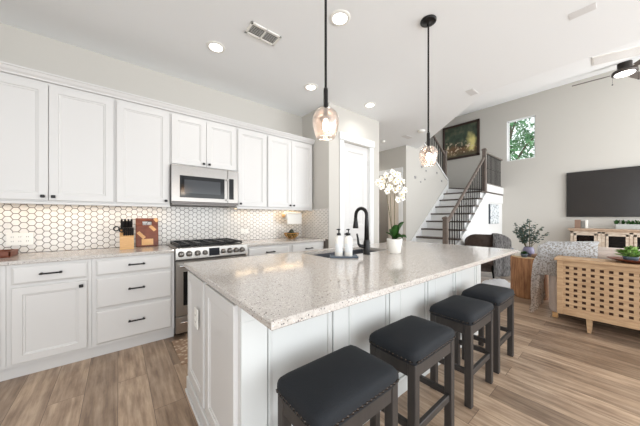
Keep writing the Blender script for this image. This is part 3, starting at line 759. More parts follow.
# tray with soap bottles
R39 = -0.682
T = Matrix.Translation((1.452, 1.475, 0)) @ Matrix.Rotation(R39, 4, 'Z')
mb = MB(); mb.box(-.115, .115, -.055, .055, .9145, .924, bev=.004, T=T)
mb.box(-.115, .115, -.055, -.047, .922, .93, bev=.002, T=T).box(-.115, .115, .047, .055, .922, .93, bev=.002, T=T).box(-.115, -.107, -.055, .055, .922, .93, bev=.002, T=T).box(.107, .115, -.055, .055, .922, .93, bev=.002, T=T)
tag(mb.build('soap_tray', 'slate'), 'blue grey tray under the two pump bottles beside the sink', 'tray')
def bottle(x, y, label, z=.9242):
    t = thing('soap_bottle', label, 'bottle', (x, y, z), 'white pump bottles on the tray')
    MB().lathe([(0, 0), (.030, 0), (.033, .004), (.033, .140), (.030, .155), (.018, .165), (.014, .168), (.014, .172), (0, .172)], (x, y, z), 24).build('body', 'ceramic', t)
    lb = MB(); lb.lathe([(.0333, .035), (.0336, .036), (.0336, .105), (.0333, .106)], (x, y, z), 24)
    bmx = lb.bm
    rem = [f for f in bmx.faces if ((f.calc_center_median().x - x) * .63 + (f.calc_center_median().y - y) * .776) > -.012]
    bmesh.ops.delete(bmx, geom=rem, context='FACES')
    lb.build('sticker', mat('pale label', (222, 225, 226), .6), t)
    MB().lathe([(0, .172), (.017, .172), (.017, .186), (.012, .190), (.005, .194), (.005, .215), (.011, .217), (.011, .226), (0, .227)], (x, y, z), 16).bar((x, y, z + .222), (x - .016, y + .012, z + .220), .009, .008, 0, .002).build('pump', 'blackplastic', t)
bottle(1.420, 1.500, 'white pump bottle on the tray, farther from the faucet')
bottle(1.482, 1.450, 'white pump bottle on the tray, nearer the faucet')

# orchid
ox, oy = 2.0, 1.36
oc = thing('potted_orchid', 'white orchid in a white tapered pot on the island', 'potted plant', (ox, oy, .914))
MB().lathe([(0, 0), (.052, 0), (.054, .003), (.071, .128), (.071, .132), (.064, .132), (.060, .115), (0, .115)], (ox, oy, .9145), 28).build('pot', 'ceramic', oc)
MB().lathe([(0, .118), (.058, .117)], (ox, oy, .914), 16).build('soil', 'soil', oc)
rx, ry = .776, -.63       # direction to the right in plan
def leaf_fn(base, d, L, W, lift, droop, fold=.25):
    d = Vector(d).normalized(); sd = Vector((-d.y, d.x, 0)).normalized() if abs(d.z) < .95 else Vector((1, 0, 0))
    def fn(u, v):
        wd = W * math.sin(PI * min(1, .06 + u * .94)) ** .7; s_ = (v - .5) * 2
        p = Vector(base) + d * (L * u) + Vector((0, 0, lift * u - droop * u * u)) + sd * (s_ * wd / 2)
        p.z += abs(s_) * wd * fold; return p
    return fn
random.seed(3)
for i, (ang, L, W, li, dr_) in enumerate(((-.75, .09, .15, .24, .07), (-.95, .08, .12, .13, .12), (2.4, .08, .07, .13, .06), (-1.5, .12, .085, .12, .09), (.8, .11, .08, .18, .08), (-2.4, .09, .07, .2, .05))):
    MB().grid(leaf_fn((ox, oy, 1.03), (math.cos(ang), math.sin(ang), 0), L, W, li, dr_), 8, 4, thick=.003).build('leaf', 'green', oc)
def op(r, z, dd_=0): return (ox + rx * r + .63 * dd_, oy + ry * r + .776 * dd_, z)
stems = [[op(-.015, 1.03), op(-.035, 1.2), op(-.065, 1.40), op(-.085, 1.55), op(-.06, 1.63), op(-.01, 1.63), op(.05, 1.55)],
         [op(.01, 1.03), op(.0, 1.2), op(.0, 1.45), op(.01, 1.58), op(.05, 1.62), op(.085, 1.54), op(.09, 1.44)]]
for s_ in stems: MB().tube(s_, .004, 6).build('stem', 'stem', oc)
MB().cyl(op(-.02, 1.03, .01), op(-.04, 1.5, .01), .003, 6).build('stake', 'stem', oc)
random.seed(11)
fl = [(-.16, 1.57), (-.12, 1.60), (-.13, 1.53), (-.09, 1.56), (-.09, 1.63), (-.05, 1.60), (-.04, 1.53), (-.01, 1.64), (0, 1.57), (.03, 1.60), (-.07, 1.49), (.01, 1.50), (.05, 1.53), (.07, 1.58), (.06, 1.46), (.09, 1.50), (.085, 1.43), (-.03, 1.66), (.04, 1.65), (.03, 1.41)]
for (r_, z_) in fl:
    mb = MB(); c_ = Vector(op(r_, z_, random.uniform(-.05, .03)))
    yaw = random.uniform(-.6, .6); tilt = random.uniform(-.4, .3)
    RT = Matrix.Rotation(math.atan2(-.776, -.63) + yaw, 4, 'Z') @ Matrix.Rotation(tilt, 4, 'Y')
    for k in range(5):
        a = 2 * PI * k / 5 + PI / 2; pw = .026 if k in (1, 4) else .018
        Tm = Matrix.Translation(c_) @ RT @ Matrix.Rotation(a, 4, 'X') @ Matrix.Translation((0, 0, .016)) 
        mb.sphere((0, 0, 0), 1.0, 0, (.003, pw * .75, .021), 8, T=Tm) if False else mb._merge((lambda b_: (bmesh.ops.create_uvsphere(b_, u_segments=8, v_segments=6, radius=1.0), bmesh.ops.transform(b_, matrix=Tm @ Matrix.Diagonal((.004, pw * .62, .017, 1)), verts=b_.verts), b_)[2])(bmesh.new()), 0, True)
    mb.sphere(c_ + RT @ Vector((.008, 0, -.004)), .007, 1, seg=8)
    mb.build('flower', ['petal', 'yellow'], oc)

# ------------------------------------------------------------------ bar stools
def stool(loc, label):
    t = thing('bar_stool', label, 'stool', loc, 'four backless counter stools along the island')
    x0, y0 = loc[0], loc[1]; W2, D2 = .221, .141
    # legs
    for sx in (-1, 1):
        for sy in (-1, 1):
            xx = x0 + sx * (W2 - .028); yy = y0 + sy * (D2 - .025)
            MB().box(xx - .021, xx + .021, yy - .021, yy + .021, .0, .541, bev=.003).build('leg', 'stoolwood', t)
    ap = MB()
    for sy in (-1, 1): ap.box(x0 - W2 + .049, x0 + W2 - .049, y0 + sy * (D2 - .018) - .010, y0 + sy * (D2 - .018) + .010, .472, .542, bev=.002)
    for sx in (-1, 1): ap.box(x0 + sx * (W2 - .02) - .010, x0 + sx * (W2 - .02) + .010, y0 - D2 + .046, y0 + D2 - .046, .472, .542, bev=.002)
    ap.build('apron', 'stoolwood', t)
    for sx in (-1, 1): B(x0 + sx * (W2 - .028) - .012, x0 + sx * (W2 - .028) + .012, y0 - D2 + .046, y0 + D2 - .046, .205, .24, bev=.002).build('stretcher', 'stoolwood', t)
    for sy, z in ((-1, .19), (1, .30)): B(x0 - W2 + .049, x0 + W2 - .049, y0 + sy * (D2 - .025) - .011, y0 + sy * (D2 - .025) + .011, z, z + .038, bev=.002).build('stretcher', 'stoolwood', t)
    # cushion: superellipse dome, hem at .575
    mb = MB(); tb = bmesh.new()
    lv = [(.985, .541), (1.0, .547), (1.005, .560), (1.0, .576), (.985, .588), (.95, .598), (.87, .606), (.68, .614), (.36, .619), (0.0, .621)]
    N = 48; rings = []
    for s_, z in lv:
        if s_ == 0: rings.append([tb.verts.new((x0, y0, z))]); continue
        rg_ = []
        for i in range(N):
            a = 2 * PI * i / N; n_ = 14.0 if s_ > .9 else 8.0
            ca, sa = math.cos(a), math.sin(a)
            k = (abs(ca) ** n_ + abs(sa) ** n_) ** (-1 / n_)
            rg_.append(tb.verts.new((x0 + ca * k * (W2 + .004) * s_ , y0 + sa * k * (D2 + .004) * s_, z)))
        rings.append(rg_)
    tb.faces.new(rings[0][::-1])
    for a, b in zip(rings, rings[1:]):
        for i in range(N):
            j = (i + 1) % N
            if len(b) == 1: tb.faces.new((a[i], a[j], b[0]))
            else: tb.faces.new((a[i], a[j], b[j], b[i]))
    bmesh.ops.recalc_face_normals(tb, faces=tb.faces); mb._merge(tb, 0, True)
    cu = mb.build('seat_cushion', 'navy', t)
    nh = MB()
    for i in range(17):
        x = x0 - W2 + .024 + i * (2 * W2 - .048) / 16
        for sy in (-1, 1): nh.sphere((x, y0 + sy * (D2 + .003), .558), .0070, seg=6)
    for i in range(11):
        y = y0 - D2 + .024 + i * (2 * D2 - .048) / 10
        for sx in (-1, 1): nh.sphere((x0 + sx * (W2 + .003), y, .558), .0070, seg=6)
    for sy in (-1, 1): nh.box(x0 - W2 + .012, x0 + W2 - .012, y0 + sy * (D2 + .002) - .003, y0 + sy * (D2 + .002) + .003, .556, .560)
    for sx in (-1, 1): nh.box(x0 + sx * (W2 + .002) - .003, x0 + sx * (W2 + .002) + .003, y0 - D2 + .012, y0 + D2 - .012, .556, .560)
    nh.build('nailhead_trim', 'nail', cu)
    return t
S0 = stool((.712, 0.748, 0), 'dark upholstered stool nearest the camera, cut off by the bottom edge')
dup(S0, (1.300, 0.763, 0), 'dark upholstered stool second from the camera, below the middle of the island')
dup(S0, (1.985, 0.768, 0), 'navy upholstered stool third from the camera, second from the far end')
dup(S0, (2.555, 0.773, 0), 'navy upholstered stool farthest from the camera, at the far island end')

# ------------------------------------------------------------------ pendants and ceiling fittings
def pendant(x, y, label):
    t = thing('pendant_light', label, 'pendant light', (x, y, 1.69), 'two crackled glass pendants over the island')
    MB().lathe([(0, 0), (.066, 0), (.068, -.004), (.066, -.016), (.056, -.022), (.012, -.026), (.012, -.05), (0, -.05)], (x, y, 3.0), 32).build('canopy', 'black', t)
    MB().cyl((x, y, 1.98), (x, y, 2.96), .0075, 12).build('rod', 'black', t)
    MB().lathe([(0, .115), (.012, .115), (.0135, .10), (.0135, -.03), (.020, -.034), (.020, -.055), (.034, -.060), (.034, -.068), (0, -.068)], (x, y, 1.885), 16).build('socket', 'black', t)
    prof = [(.026, .170), (.046, .164), (.064, .148), (.075, .122), (.078, .098), (.074, .065), (.067, .037), (.058, .011), (.053, .0)]
    inn = [(r - .003, z) for r, z in prof][::-1]
    MB().lathe(prof + inn, (x, y, 1.708), 36).build('shade', 'crackle', t)
    MB().lathe([(0, .0), (.011, .003), (.018, .014), (.020, .028), (.016, .046), (.011, .062), (.011, .09), (0, .09)], (x, y, 1.75), 16).build('bulb', 'bulb', t)
    pl = bpy.data.lights.new('bulb_glow', 'POINT'); pl.energy = 2.0; pl.color = (1, .86, .70); pl.shadow_soft_size = .05
    po = bpy.data.objects.new('bulb_glow', pl); COL.objects.link(po); po.parent = t; po.location = (0, 0, .035)
pendant(.945, 1.11, 'crackled glass pendant nearer the camera, above the near half of the island')
pendant(2.145, 1.11, 'crackled glass pendant farther away, its round black canopy in view')
def downlight(x, y, label, z=3.0, pw=1.8):
    t = thing('recessed_light', label, 'recessed light', (x, y, z), 'lit round ceiling downlights')
    MB().lathe([(.062, -.002), (.066, -.010), (.088, -.006), (.092, -.0005)], (x, y, z), 32).build('trim_ring', 'whiteplastic', t)
    MB().lathe([(0, -.007), (.063, -.007), (.063, -.001)], (x, y, z), 32).build('lens', 'lamp_on', t)
    l = area_light('downlight_glow', (0, 0, -.02), .12, pw, (1, .97, .92), shape='DISK'); l.parent = t; l.data.spread = 2.4
downlight(.783, 2.661, 'lit downlight nearest the left cabinets')
downlight(1.516, 1.587, 'largest lit downlight, between the pendants above the island')
downlight(2.012, 2.669, 'lit downlight just left of the near pendant shade, before the pantry')
downlight(3.046, 2.514, 'lit downlight above the pantry door')
downlight(4.55, 4.35, 'added unseen fill downlight on the hall ceiling behind the pantry wall', pw=9)  # added out of view to brighten the dark hall
downlight(-1.0, 1.6, 'lit downlight beyond the left edge of the picture')
vt = thing('ceiling_vent', 'white ceiling register with two banks of dark slots', 'vent', (1.078, 2.188, 3.0))
VX0, VX1, VY0, VY1 = .925, 1.232, 2.105, 2.268
fm = MB()
for a in ((VX0, VX1, VY0, VY0 + .022), (VX0, VX1, VY1 - .022, VY1), (VX0, VX0 + .022, VY0, VY1), (VX1 - .022, VX1, VY0, VY1), (1.071, 1.086, VY0, VY1)): fm.box(*a, 2.988, 2.9995, bev=.002)
fm.build('frame', 'whiteplastic', vt)
B(VX0 + .01, VX1 - .01, VY0 + .01, VY1 - .01, 2.997, 2.9995).build('duct_shade', 'dark_in', vt)  # flat black sheet paints in the shade behind the louvers
sm = MB()
for i in range(7):
    y = VY0 + .030 + i * .0172
    sm.bar((VX0 + .02, y, 2.992), (VX1 - .02, y, 2.992), .0035, .0015)
sm.build('louvers', 'whiteplastic', vt)
def smoke(x, y, label, r=.07):
    mb = MB().lathe([(0, -.04), (r * .6, -.038), (r * .9, -.028), (r, -.012), (r, -.0005)], (x, y, 3.0), 24)
    tag(mb.build('smoke_detector', 'whiteplastic'), label, 'smoke detector')
smoke(4.741, 2.60, 'white round smoke detector behind the far pendant shade')
smoke(4.70, 3.50, 'small white smoke detector on the hall ceiling', .05)
def cvent(x, y, lx, ly, label):
    t = thing('ceiling_vent', label, 'vent', (x, y, 3.0))
    B(x - lx / 2, x + lx / 2, y - ly / 2, y + ly / 2, 2.9965, 2.9995, bev=.001).build('frame', mat('pale vent %d' % int(x * 10), (226, 225, 224), .7), t)
    g = MB()
    g.box(x - lx / 2 + .012, x + lx / 2 - .012, y - ly / 2 + .012, y + ly / 2 - .012, 2.9955, 2.9966)
    g.build('grille', mat('vent grey %d' % int(x * 10), (222, 221, 220), .6), t)
cvent(4.87, 3.0, .26, .12, 'small grey ceiling grille in the hall')
cvent(3.84, 1.36, .20, .10, 'small faint white grille over the living side of the ceiling')
cvent(3.07, .235, .10, .16, 'small faint white grille near the top right of the ceiling')

# return grille on the sloped ceiling (thin tray following the slope)
def ZP(x): return 3.0 + sl * (x - 4.0)
gr = thing('ceiling_grille', 'long white linear air grille on the sloped ceiling above the fan', 'vent', (4.9, .1, ZP(4.9)))
g = MB(); t = bmesh.new()
quad = [(4.12, .24), (5.44, .317), (6.6, -.24), (4.80, -.20)]
def pv(x, y, d): return (x, y, ZP(x) - d)
A = [t.verts.new(pv(x, y, .001)) for x, y in quad]; Bq = [t.verts.new(pv(x, y, .005)) for x, y in quad]
t.faces.new(Bq)
for i in range(4): t.faces.new((A[i], A[(i + 1) % 4], Bq[(i + 1) % 4], Bq[i]))
bmesh.ops.recalc_face_normals(t, faces=t.faces); g._merge(t, 0); g.build('frame', 'whiteplastic', gr)
g = MB()
for k in range(9):
    f_ = .12 + k * .095
    a = Vector(quad[0]).lerp(Vector(quad[1]), f_); b = Vector(quad[3]).lerp(Vector(quad[2]), f_)
    a2 = a.lerp(b, .03); b2 = a.lerp(b, .97)
    g.bar(pv(a2.x, a2.y, .006), pv(b2.x, b2.y, .006), .03, .002)
g.build('slats', mat('grille grey', (214, 211, 209), .6), gr)

# ceiling fan
fn = thing('ceiling_fan', 'dark flush-mount ceiling fan with a round lit lamp', 'ceiling fan', (7.0, -.01, 3.80))
fcx, fcy = 7.0, .015
MB().lathe([(0, .20), (.09, .20), (.09, .07), (.150, .065), (.156, .05), (.156, .012), (0, .012)], (fcx, fcy, 3.80), 32).build('motor_housing', mat('dark bronze', (78, 72, 68), .4, .5), fn)
MB().lathe([(0, -.012), (.08, -.010), (.10, -.006), (.122, .003), (.124, .011), (0, .011)], (fcx, fcy, 3.80), 32).build('lamp_lens', 'lamp_on', fn)
for a in (PI / 2 + .10, PI / 2 + .10 + 2 * PI / 3, PI / 2 + .10 + 4 * PI / 3):
    T = Matrix.Translation((fcx, fcy, 3.835)) @ Matrix.Rotation(a, 4, 'Z') @ Matrix.Rotation(-.27, 4, 'X')
    MB().box(.17, .26, -.03, .03, -.005, .005, T=T).box(.24, .66, -.065, .065, -.004, .004, bev=.002, T=T).build('blade', mat('fan blade grey %.1f' % a, (96, 88, 82), .5), fn)
for dx, dy in ((-.05, .14), (.0, -.15)): MB().cyl((fcx + dx, fcy + dy, 3.80), (fcx + dx, fcy + dy, 3.66), .002, 6).sphere((fcx + dx, fcy + dy, 3.65), .012, seg=8).build('pull_chain', 'iron', fn)

# ------------------------------------------------------------------ things on the counters
kb = thing('knife_block', 'pale wood knife block with black handled knives and scissors', 'knife block', (.075, 3.36, .914))
KX, KY = .072, 3.33
MB().prism([(KY - .06, .9145), (KY - .06, 1.045), (KY + .00, 1.10), (KY + .075, 1.135), (KY + .075, .9145)], 'x', KX - .058, KX + .058).build('block', 'maple', kb)
n = Vector((0, -.62, .78))
def knife(x, y, z, L, r):
    p = Vector((x, y, z)); q_ = p + Vector((0, -.30, .95)) * L
    MB().bar(p, q_, .017, .026, 0, .004, up=(0, 1, 0)).build('knife_handle', 'brownhandle', kb)
for i, x in enumerate((-.042, -.014, .014, .042)): knife(KX + x, KY + .055, 1.10, .135, 0)
for i, x in enumerate((-.028, .0, .028)): knife(KX + x, KY + .02, 1.08, .135, 0)
for i, x in enumerate((-.022, -.004, .014, .032, .048)): knife(KX + x, KY - .03, 1.04, .105, 0)
MB().lathe([(.022, 0), (.028, .006), (.022, .012), (.016, .006), (.022, 0)], (0, 0, 0), 14, T=Matrix.Translation((KX - .085, KY - .02, 1.13)) @ Matrix.Rotation(PI / 2, 4, 'X')).lathe([(.020, 0), (.026, .006), (.020, .012), (.014, .006), (.020, 0)], (0, 0, 0), 14, T=Matrix.Translation((KX - .04, KY - .05, 1.115)) @ Matrix.Rotation(PI / 2, 4, 'X')).bar((KX - .06, KY - .03, 1.05), (KX - .06, KY - .03, 1.11), .02, .012).build('scissors_handle', 'blackplastic', kb)

# cutting board leaning on the tile
cb = thing('cutting_board', 'walnut cutting board with pale maple inlays leaning on the backsplash', 'cutting board', (.255, 3.46, .914))
T = Matrix.Translation((.262, 3.455, .9155)) @ Matrix.Rotation(-.17, 4, 'X')
hb = MB()
W_, H_ = .106, .325
hb.box(-W_, W_, -.012, .012, 0, .245, 0, .004, T=T).box(-W_, -.045, -.012, .012, .245, .305, 0, .003, T=T).box(.045, W_, -.012, .012, .245, .305, 0, .003, T=T).box(-W_, W_, -.012, .012, .29, H_, 0, .004, T=T)
hb.build('board', 'walnut', cb)
for (a, b, c_, d) in ((-.088, .165, -.028, .095), (.025, .235, .075, .18), (.072, .320, .100, .285)):
    p0 = T @ Vector((a, -.0125, b)); p1 = T @ Vector((c_, -.0125, d))
    MB().bar(p0, p1, .034, .002, up=tuple((T.to_3x3() @ Vector((0, 1, 0))))).build('inlay', 'maple', cb)
p0 = T @ Vector((-.055, -.0125, .05)); p1 = T @ Vector((.055, -.0125, .05))
MB().bar(p0, p1, .07, .002, up=tuple((T.to_3x3() @ Vector((0, 1, 0))))).build('inlay', 'maple', cb)

# wooden tray at left edge
wt = B(-1.02, -.69, 3.20, 3.42, .9145, .926, bev=.003).box(-1.02, -.69, 3.20, 3.212, .925, .965, bev=.003).box(-1.02, -.69, 3.408, 3.42, .925, .965, bev=.003).box(-.702, -.69, 3.20, 3.42, .925, .965, bev=.003).box(-1.02, -1.008, 3.20, 3.42, .925, .965, bev=.003)
tag(wt.build('serving_tray', 'walnut'), 'red-brown wooden tray on the counter at the left edge', 'tray')

# paper towels under the cabinet
pt = thing('paper_towel_holder', 'wooden paper towel holder with a white roll under the wall cabinet', 'paper towel holder', (2.17, 3.40, 1.19))
MB().cyl((2.045, 3.40, 1.275), (2.335, 3.40, 1.275), .062, 28).build('paper_roll', 'paper', pt)
B(2.055, 2.325, 3.337, 3.339, 1.145, 1.275).build('hanging_sheet', 'paper', pt)
MB().cyl((2.01, 3.40, 1.275), (2.035, 3.40, 1.275), .030, 20).bar((2.022, 3.40, 1.275), (2.022, 3.40, 1.37), .02, .012).build('bracket', 'maple', pt)
MB().cyl((2.345, 3.40, 1.275), (2.365, 3.40, 1.275), .030, 20).bar((2.355, 3.40, 1.275), (2.355, 3.40, 1.37), .02, .012).build('bracket', 'maple', pt)
# fruit basket
bkx, bky = 2.15, 3.37
bs = thing('wire_basket', 'small gold wire fruit basket in the counter corner', 'basket', (bkx, bky, .914))
wb = MB()
for z, r_ in ((.008, .06), (.045, .10), (.085, .118)):
    wb.tube([(bkx + r_ * math.cos(2 * PI * i / 24), bky + r_ * math.sin(2 * PI * i / 24), .914 + z) for i in range(25)], .0045, 6)
for i in range(20):
    a = 2 * PI * i / 20
    wb.tube([(bkx + r_ * math.cos(a), bky + r_ * math.sin(a), .914 + z) for z, r_ in ((.008, .0), (.008, .06), (.045, .10), (.085, .118))], .003, 5)
wb.build('wire_frame', 'brass', bs)
for dx, dy, dz, lb in ((-.045, -.02, .055, 'dark green avocado at the left of the gold wire basket'), (.035, -.03, .055, 'dark green avocado at the right of the gold wire basket'), (-.01, .045, .06, 'dark green avocado at the back of the gold wire basket'), (-.005, -.01, .105, 'dark green avocado on top in the gold wire basket')):
    tag(MB().sphere((bkx + dx, bky + dy, .914 + dz), .038, sc=(1, 1, 1.15), seg=14).build('avocado', 'darkgreen'), lb, 'fruit', 'dark fruit in the wire basket')

# runner rug
tag(B(.415, 1.9, 2.36, 2.86, .0005, .009, bev=.003).build('runner_rug', 'rug'), 'patterned beige runner rug between island and range', 'rug')

# ------------------------------------------------------------------ living area
# console table behind the sofa
con = thing('console_table', 'pale wood console with square lattice front behind the sofa', 'console table', (4.06, -.35, 0))
CX0, CX1, CY0, CY1 = 3.90, 4.14, -1.35, .50
B(CX0 - .025, CX1 + .01, CY0 - .02, CY1 + .02, .758, .788, bev=.004).build('top', 'oak', con)
B(CX0 + .03, CX1 - .005, CY0 + .02, CY1 - .05, .20, .755).build('cabinet_box', mat('dark brown interior', (84, 56, 42), .8), con)
f_ = MB()
f_.box(CX0, CX1, CY1 - .05, CY1, .155, .757, bev=.003).box(CX0, CX1, CY0, CY0 + .05, .155, .757, bev=.003)
f_.box(CX0 + .002, CX1 - .002, CY0 + .049, CY1 - .051, .155, .215, bev=.003).box(CX0 + .002, CX0 + .03, CY0 + .049, CY1 - .051, .705, .756, bev=.003)
f_.build('frame', 'oak', con)
la = MB()
yy = CY1 - .05 ; k = 0
la.box(CX0 + .010, CX0 + .020, yy, yy + .004, .215, .705); yy += .014
while yy > CY0 + .05:
    la.box(CX0 + .010, CX0 + .020, yy - .034, yy, .215, .705); yy -= .064
for i in range(9):
    z = .215 + i * .0606
    la.box(CX0 + .006, CX0 + .012, CY0 + .05, CY1 - .05, z - .002, z + .030)
la.build('lattice_front', 'oak', con)
B(CX0 + .06, CX1 - .06, CY1 - .001, CY1 + .004, .22, .70, bev=.002).build('side_panel', 'oak', con)
for x in (CX0 + .05, CX1 - .06):
    for y in (CY1 - .25, CY0 + .25):
        MB().lathe([(0, 0), (.020, 0), (.034, .16), (0, .16)], (x, y, 0), 4, T=Matrix.Rotation(PI / 4, 4, 'Z'), smooth=False).build('leg', 'oak', con)

# sofa
sf = thing('sofa', 'pinkish beige sofa with its back to the kitchen', 'sofa', (4.65, -.4, 0))
def cushion(x0, x1, y0, y1, z0, z1, r=.05): return MB().box(x0, x1, y0, y1, z0, z1, bev=r, seg=4, smooth=True)
cushion(4.20, 4.40, -1.6, .62, .06, .86, .06).build('backrest', 'sofa', sf)
cushion(4.36, 5.12, .42, .63, .06, .62, .06).build('armrest', 'sofa', sf)
cushion(4.36, 5.12, -1.6, -1.4, .06, .62, .06).build('armrest', 'sofa', sf)
B(4.30, 5.08, -1.5, .54, .06, .30, bev=.02).build('base', 'sofa', sf)
for a, b in ((-1.39, -.45), (-.44, .41)):
    cushion(4.42, 5.12, a, b, .30, .46, .05).build('seat_cushion', 'sofa', sf)
    cushion(4.37, 4.60, a, b, .46, .89, .07).build('back_cushion', 'sofa', sf)
for x in (4.27, 5.02):
    for y in (.56, -1.5): B(x - .025, x + .025, y - .025, y + .025, 0, .06).build('foot', 'maple', sf)
# throw
def throw(u, v):
    U = -.42 + u * 1.0; V = v * 1.28
    a = max(0, -U); b = max(0, V - .46)
    x = 4.19 + max(0, U) * .62; y = .20 + min(V, .46)
    z = .905 - a * .9 - b
    x -= min(a, .05) * .2; y += min(b, .05) * .3
    fold = .022 * math.sin(9 * V + 3 * U) + .018 * math.sin(17 * U + 5 * V)
    if b > 0:
        y += .015 + abs(fold) + .06 * b * math.sin(U * 14) ** 2; x += .10 * b * math.sin(U * 6) 
        if a > 0: y += .04 * min(a, .2) / .2; 
    elif a > 0: x -= .001 + abs(fold) * .1
    else: z += .012 + fold * .5 + (.02 if U > .1 else 0)
    return Vector((x, y, max(z, .03 + .02 * math.sin(20 * U) ** 2)))
th = MB().grid(throw, 40, 56, thick=.014)
tag(th.build('throw_blanket', 'knit'), 'chunky white and grey knit throw over the sofa corner', 'blanket')

# bowl with plant on console
bx_, by_ = 4.02, -.10
bw = MB().lathe([(0, 0), (.06, 0), (.11, .012), (.155, .035), (.160, .040), (.150, .038), (.10, .018), (0, .010)], (bx_, by_, .7885), 32, sy=1.45)
tag(bw.build('wooden_bowl', 'walnut'), 'long shallow brown wooden bowl on the lattice console', 'bowl')
def leafy(name, label, cat, x, y, z, potr, poth, potmat, leafmat, n, L, W, spread, up_, seed, potprof=None):
    random.seed(seed)
    t = thing(name, label, cat, (x, y, z))
    MB().lathe(potprof or [(0, 0), (potr * .8, 0), (potr, poth * .8), (potr, poth), (potr * .85, poth), (potr * .85, poth * .8), (0, poth * .8)], (x, y, z), 20).build('pot', potmat, t)
    mb = MB()
    for i in range(n):
        a = random.uniform(0, 2 * PI); e_ = random.uniform(*spread)
        d = (math.cos(a) * math.sin(e_), math.sin(a) * math.sin(e_), 0)
        l_ = L * random.uniform(.7, 1.1)
        h = math.cos(e_) * l_ * up_
        mb.grid(leaf_fn((x + random.uniform(-.3, .3) * potr, y + random.uniform(-.3, .3) * potr, z + poth * .8), (math.cos(a), math.sin(a), 0), l_ * math.sin(e_) + .001, W, h, h * .25), 5, 2, thick=.0015)
    mb.build('foliage', leafmat, t); return t
leafy('potted_succulent', 'bright green succulent in a dark pot inside the wooden bowl', 'potted plant', 4.00, -.03, .803, .055, .05, 'slate', 'succulent', 60, .125, .05, (.1, 1.35), 1.25, 5)

# log side table
lx, ly = 5.07, .975
lg = thing('log_side_table', 'pale tree stump side table beside the sofa', 'side table', (lx, ly, 0))
random.seed(2)
t = bmesh.new(); N = 48; rings = []
rad = [.222 + .008 * math.sin(3 * 2 * PI * i / N + 1) + .006 * math.sin(7 * 2 * PI * i / N) + random.uniform(-.003, .003) for i in range(N)]
for z, k in ((.0, .97), (.02, 1.0), (.30, .985), (.605, 1.0), (.62, .985)):
    rings.append([t.verts.new((lx + rad[i] * k * math.cos(2 * PI * i / N), ly + rad[i] * k * math.sin(2 * PI * i / N), z)) for i in range(N)])
for a, b in zip(rings, rings[1:]):
    for i in range(N): t.faces.new((a[i], a[(i + 1) % N], b[(i + 1) % N], b[i]))
t.faces.new(rings[0][::-1]); mb = MB(); mb._merge(t, 0, True); mb.build('trunk', 'log', lg)
MB().lathe([(0, .6225), (.214, .6225), (.214, .619)], (lx, ly, 0), 40, smooth=False).build('top_surface', 'logtop', lg)
leafy('potted_plant', 'tiny green plant in a grey pot on the tree stump table', 'potted plant', 4.96, 1.01, .6235, .045, .055, 'slate', 'green', 30, .07, .03, (.2, 1.3), 1.0, 8)
tag(MB().lathe([(0, 0), (.05, .0), (.075, .02), (.07, .05), (.035, .062), (.02, .05), (0, .05)], (5.03, .865, .6235), 20).build('candle_holder', mat('brown glaze', (150, 118, 98), .4)), 'round brown candle holder on the tree stump table', 'candle holder')
tag(B(5.03, 5.12, 1.07, 1.15, .6235, .70, bev=.004).build('note_box', 'whiteplastic'), 'small white box in front of the eucalyptus vase', 'box')
# eucalyptus vase on a little stand behind
ex, ey = 5.13, .99
ev = thing('vase', 'lavender grey vase holding eucalyptus stems on the tree stump table', 'vase', (ex, ey, .6235))
MB().lathe([(0, 0), (.05, 0), (.072, .05), (.076, .10), (.062, .14), (.05, .155), (.047, .155), (.058, .135), (0, .02)], (ex, ey, .6235), 28).build('body', 'glaze', ev)
eu = thing('eucalyptus_bunch', 'bushy grey green eucalyptus branches standing in the lavender vase', 'plant', (ex, ey, .70))
random.seed(21)
for i in range(20):
    a = random.uniform(0, 2 * PI); sp_ = random.uniform(.03, .24); hh = random.uniform(.27, .46) - sp_ * .45
    p0 = Vector((ex, ey, .70)); p1 = Vector((ex + .05 * math.cos(a), ey + .05 * math.sin(a), .80)); p2 = Vector((ex + sp_ * math.cos(a), ey + sp_ * math.sin(a), .79 + hh))
    MB().tube([p0, p1, p1.lerp(p2, .5) + Vector((0, 0, .02)), p2], .003, 5).build('stem', 'stem', eu)
    mb = MB()
    for k in range(30):
        q_ = p1.lerp(p2, .15 + .85 * k / 29) + Vector((random.uniform(-.03, .03), random.uniform(-.03, .03), random.uniform(-.015, .02)))
        RT = Matrix.Translation(q_) @ Matrix.Rotation(random.uniform(0, 6.28), 4, 'Z') @ Matrix.Rotation(random.uniform(-1.2, 1.2), 4, 'X') @ Matrix.Diagonal((.019, .013, .002, 1))
        bb_ = bmesh.new(); bmesh.ops.create_uvsphere(bb_, u_segments=6, v_segments=4, radius=1.0); bmesh.ops.transform(bb_, matrix=RT, verts=bb_.verts); mb._merge(bb_, 0, True)
    mb.build('leaves', 'eucalyptus', eu)

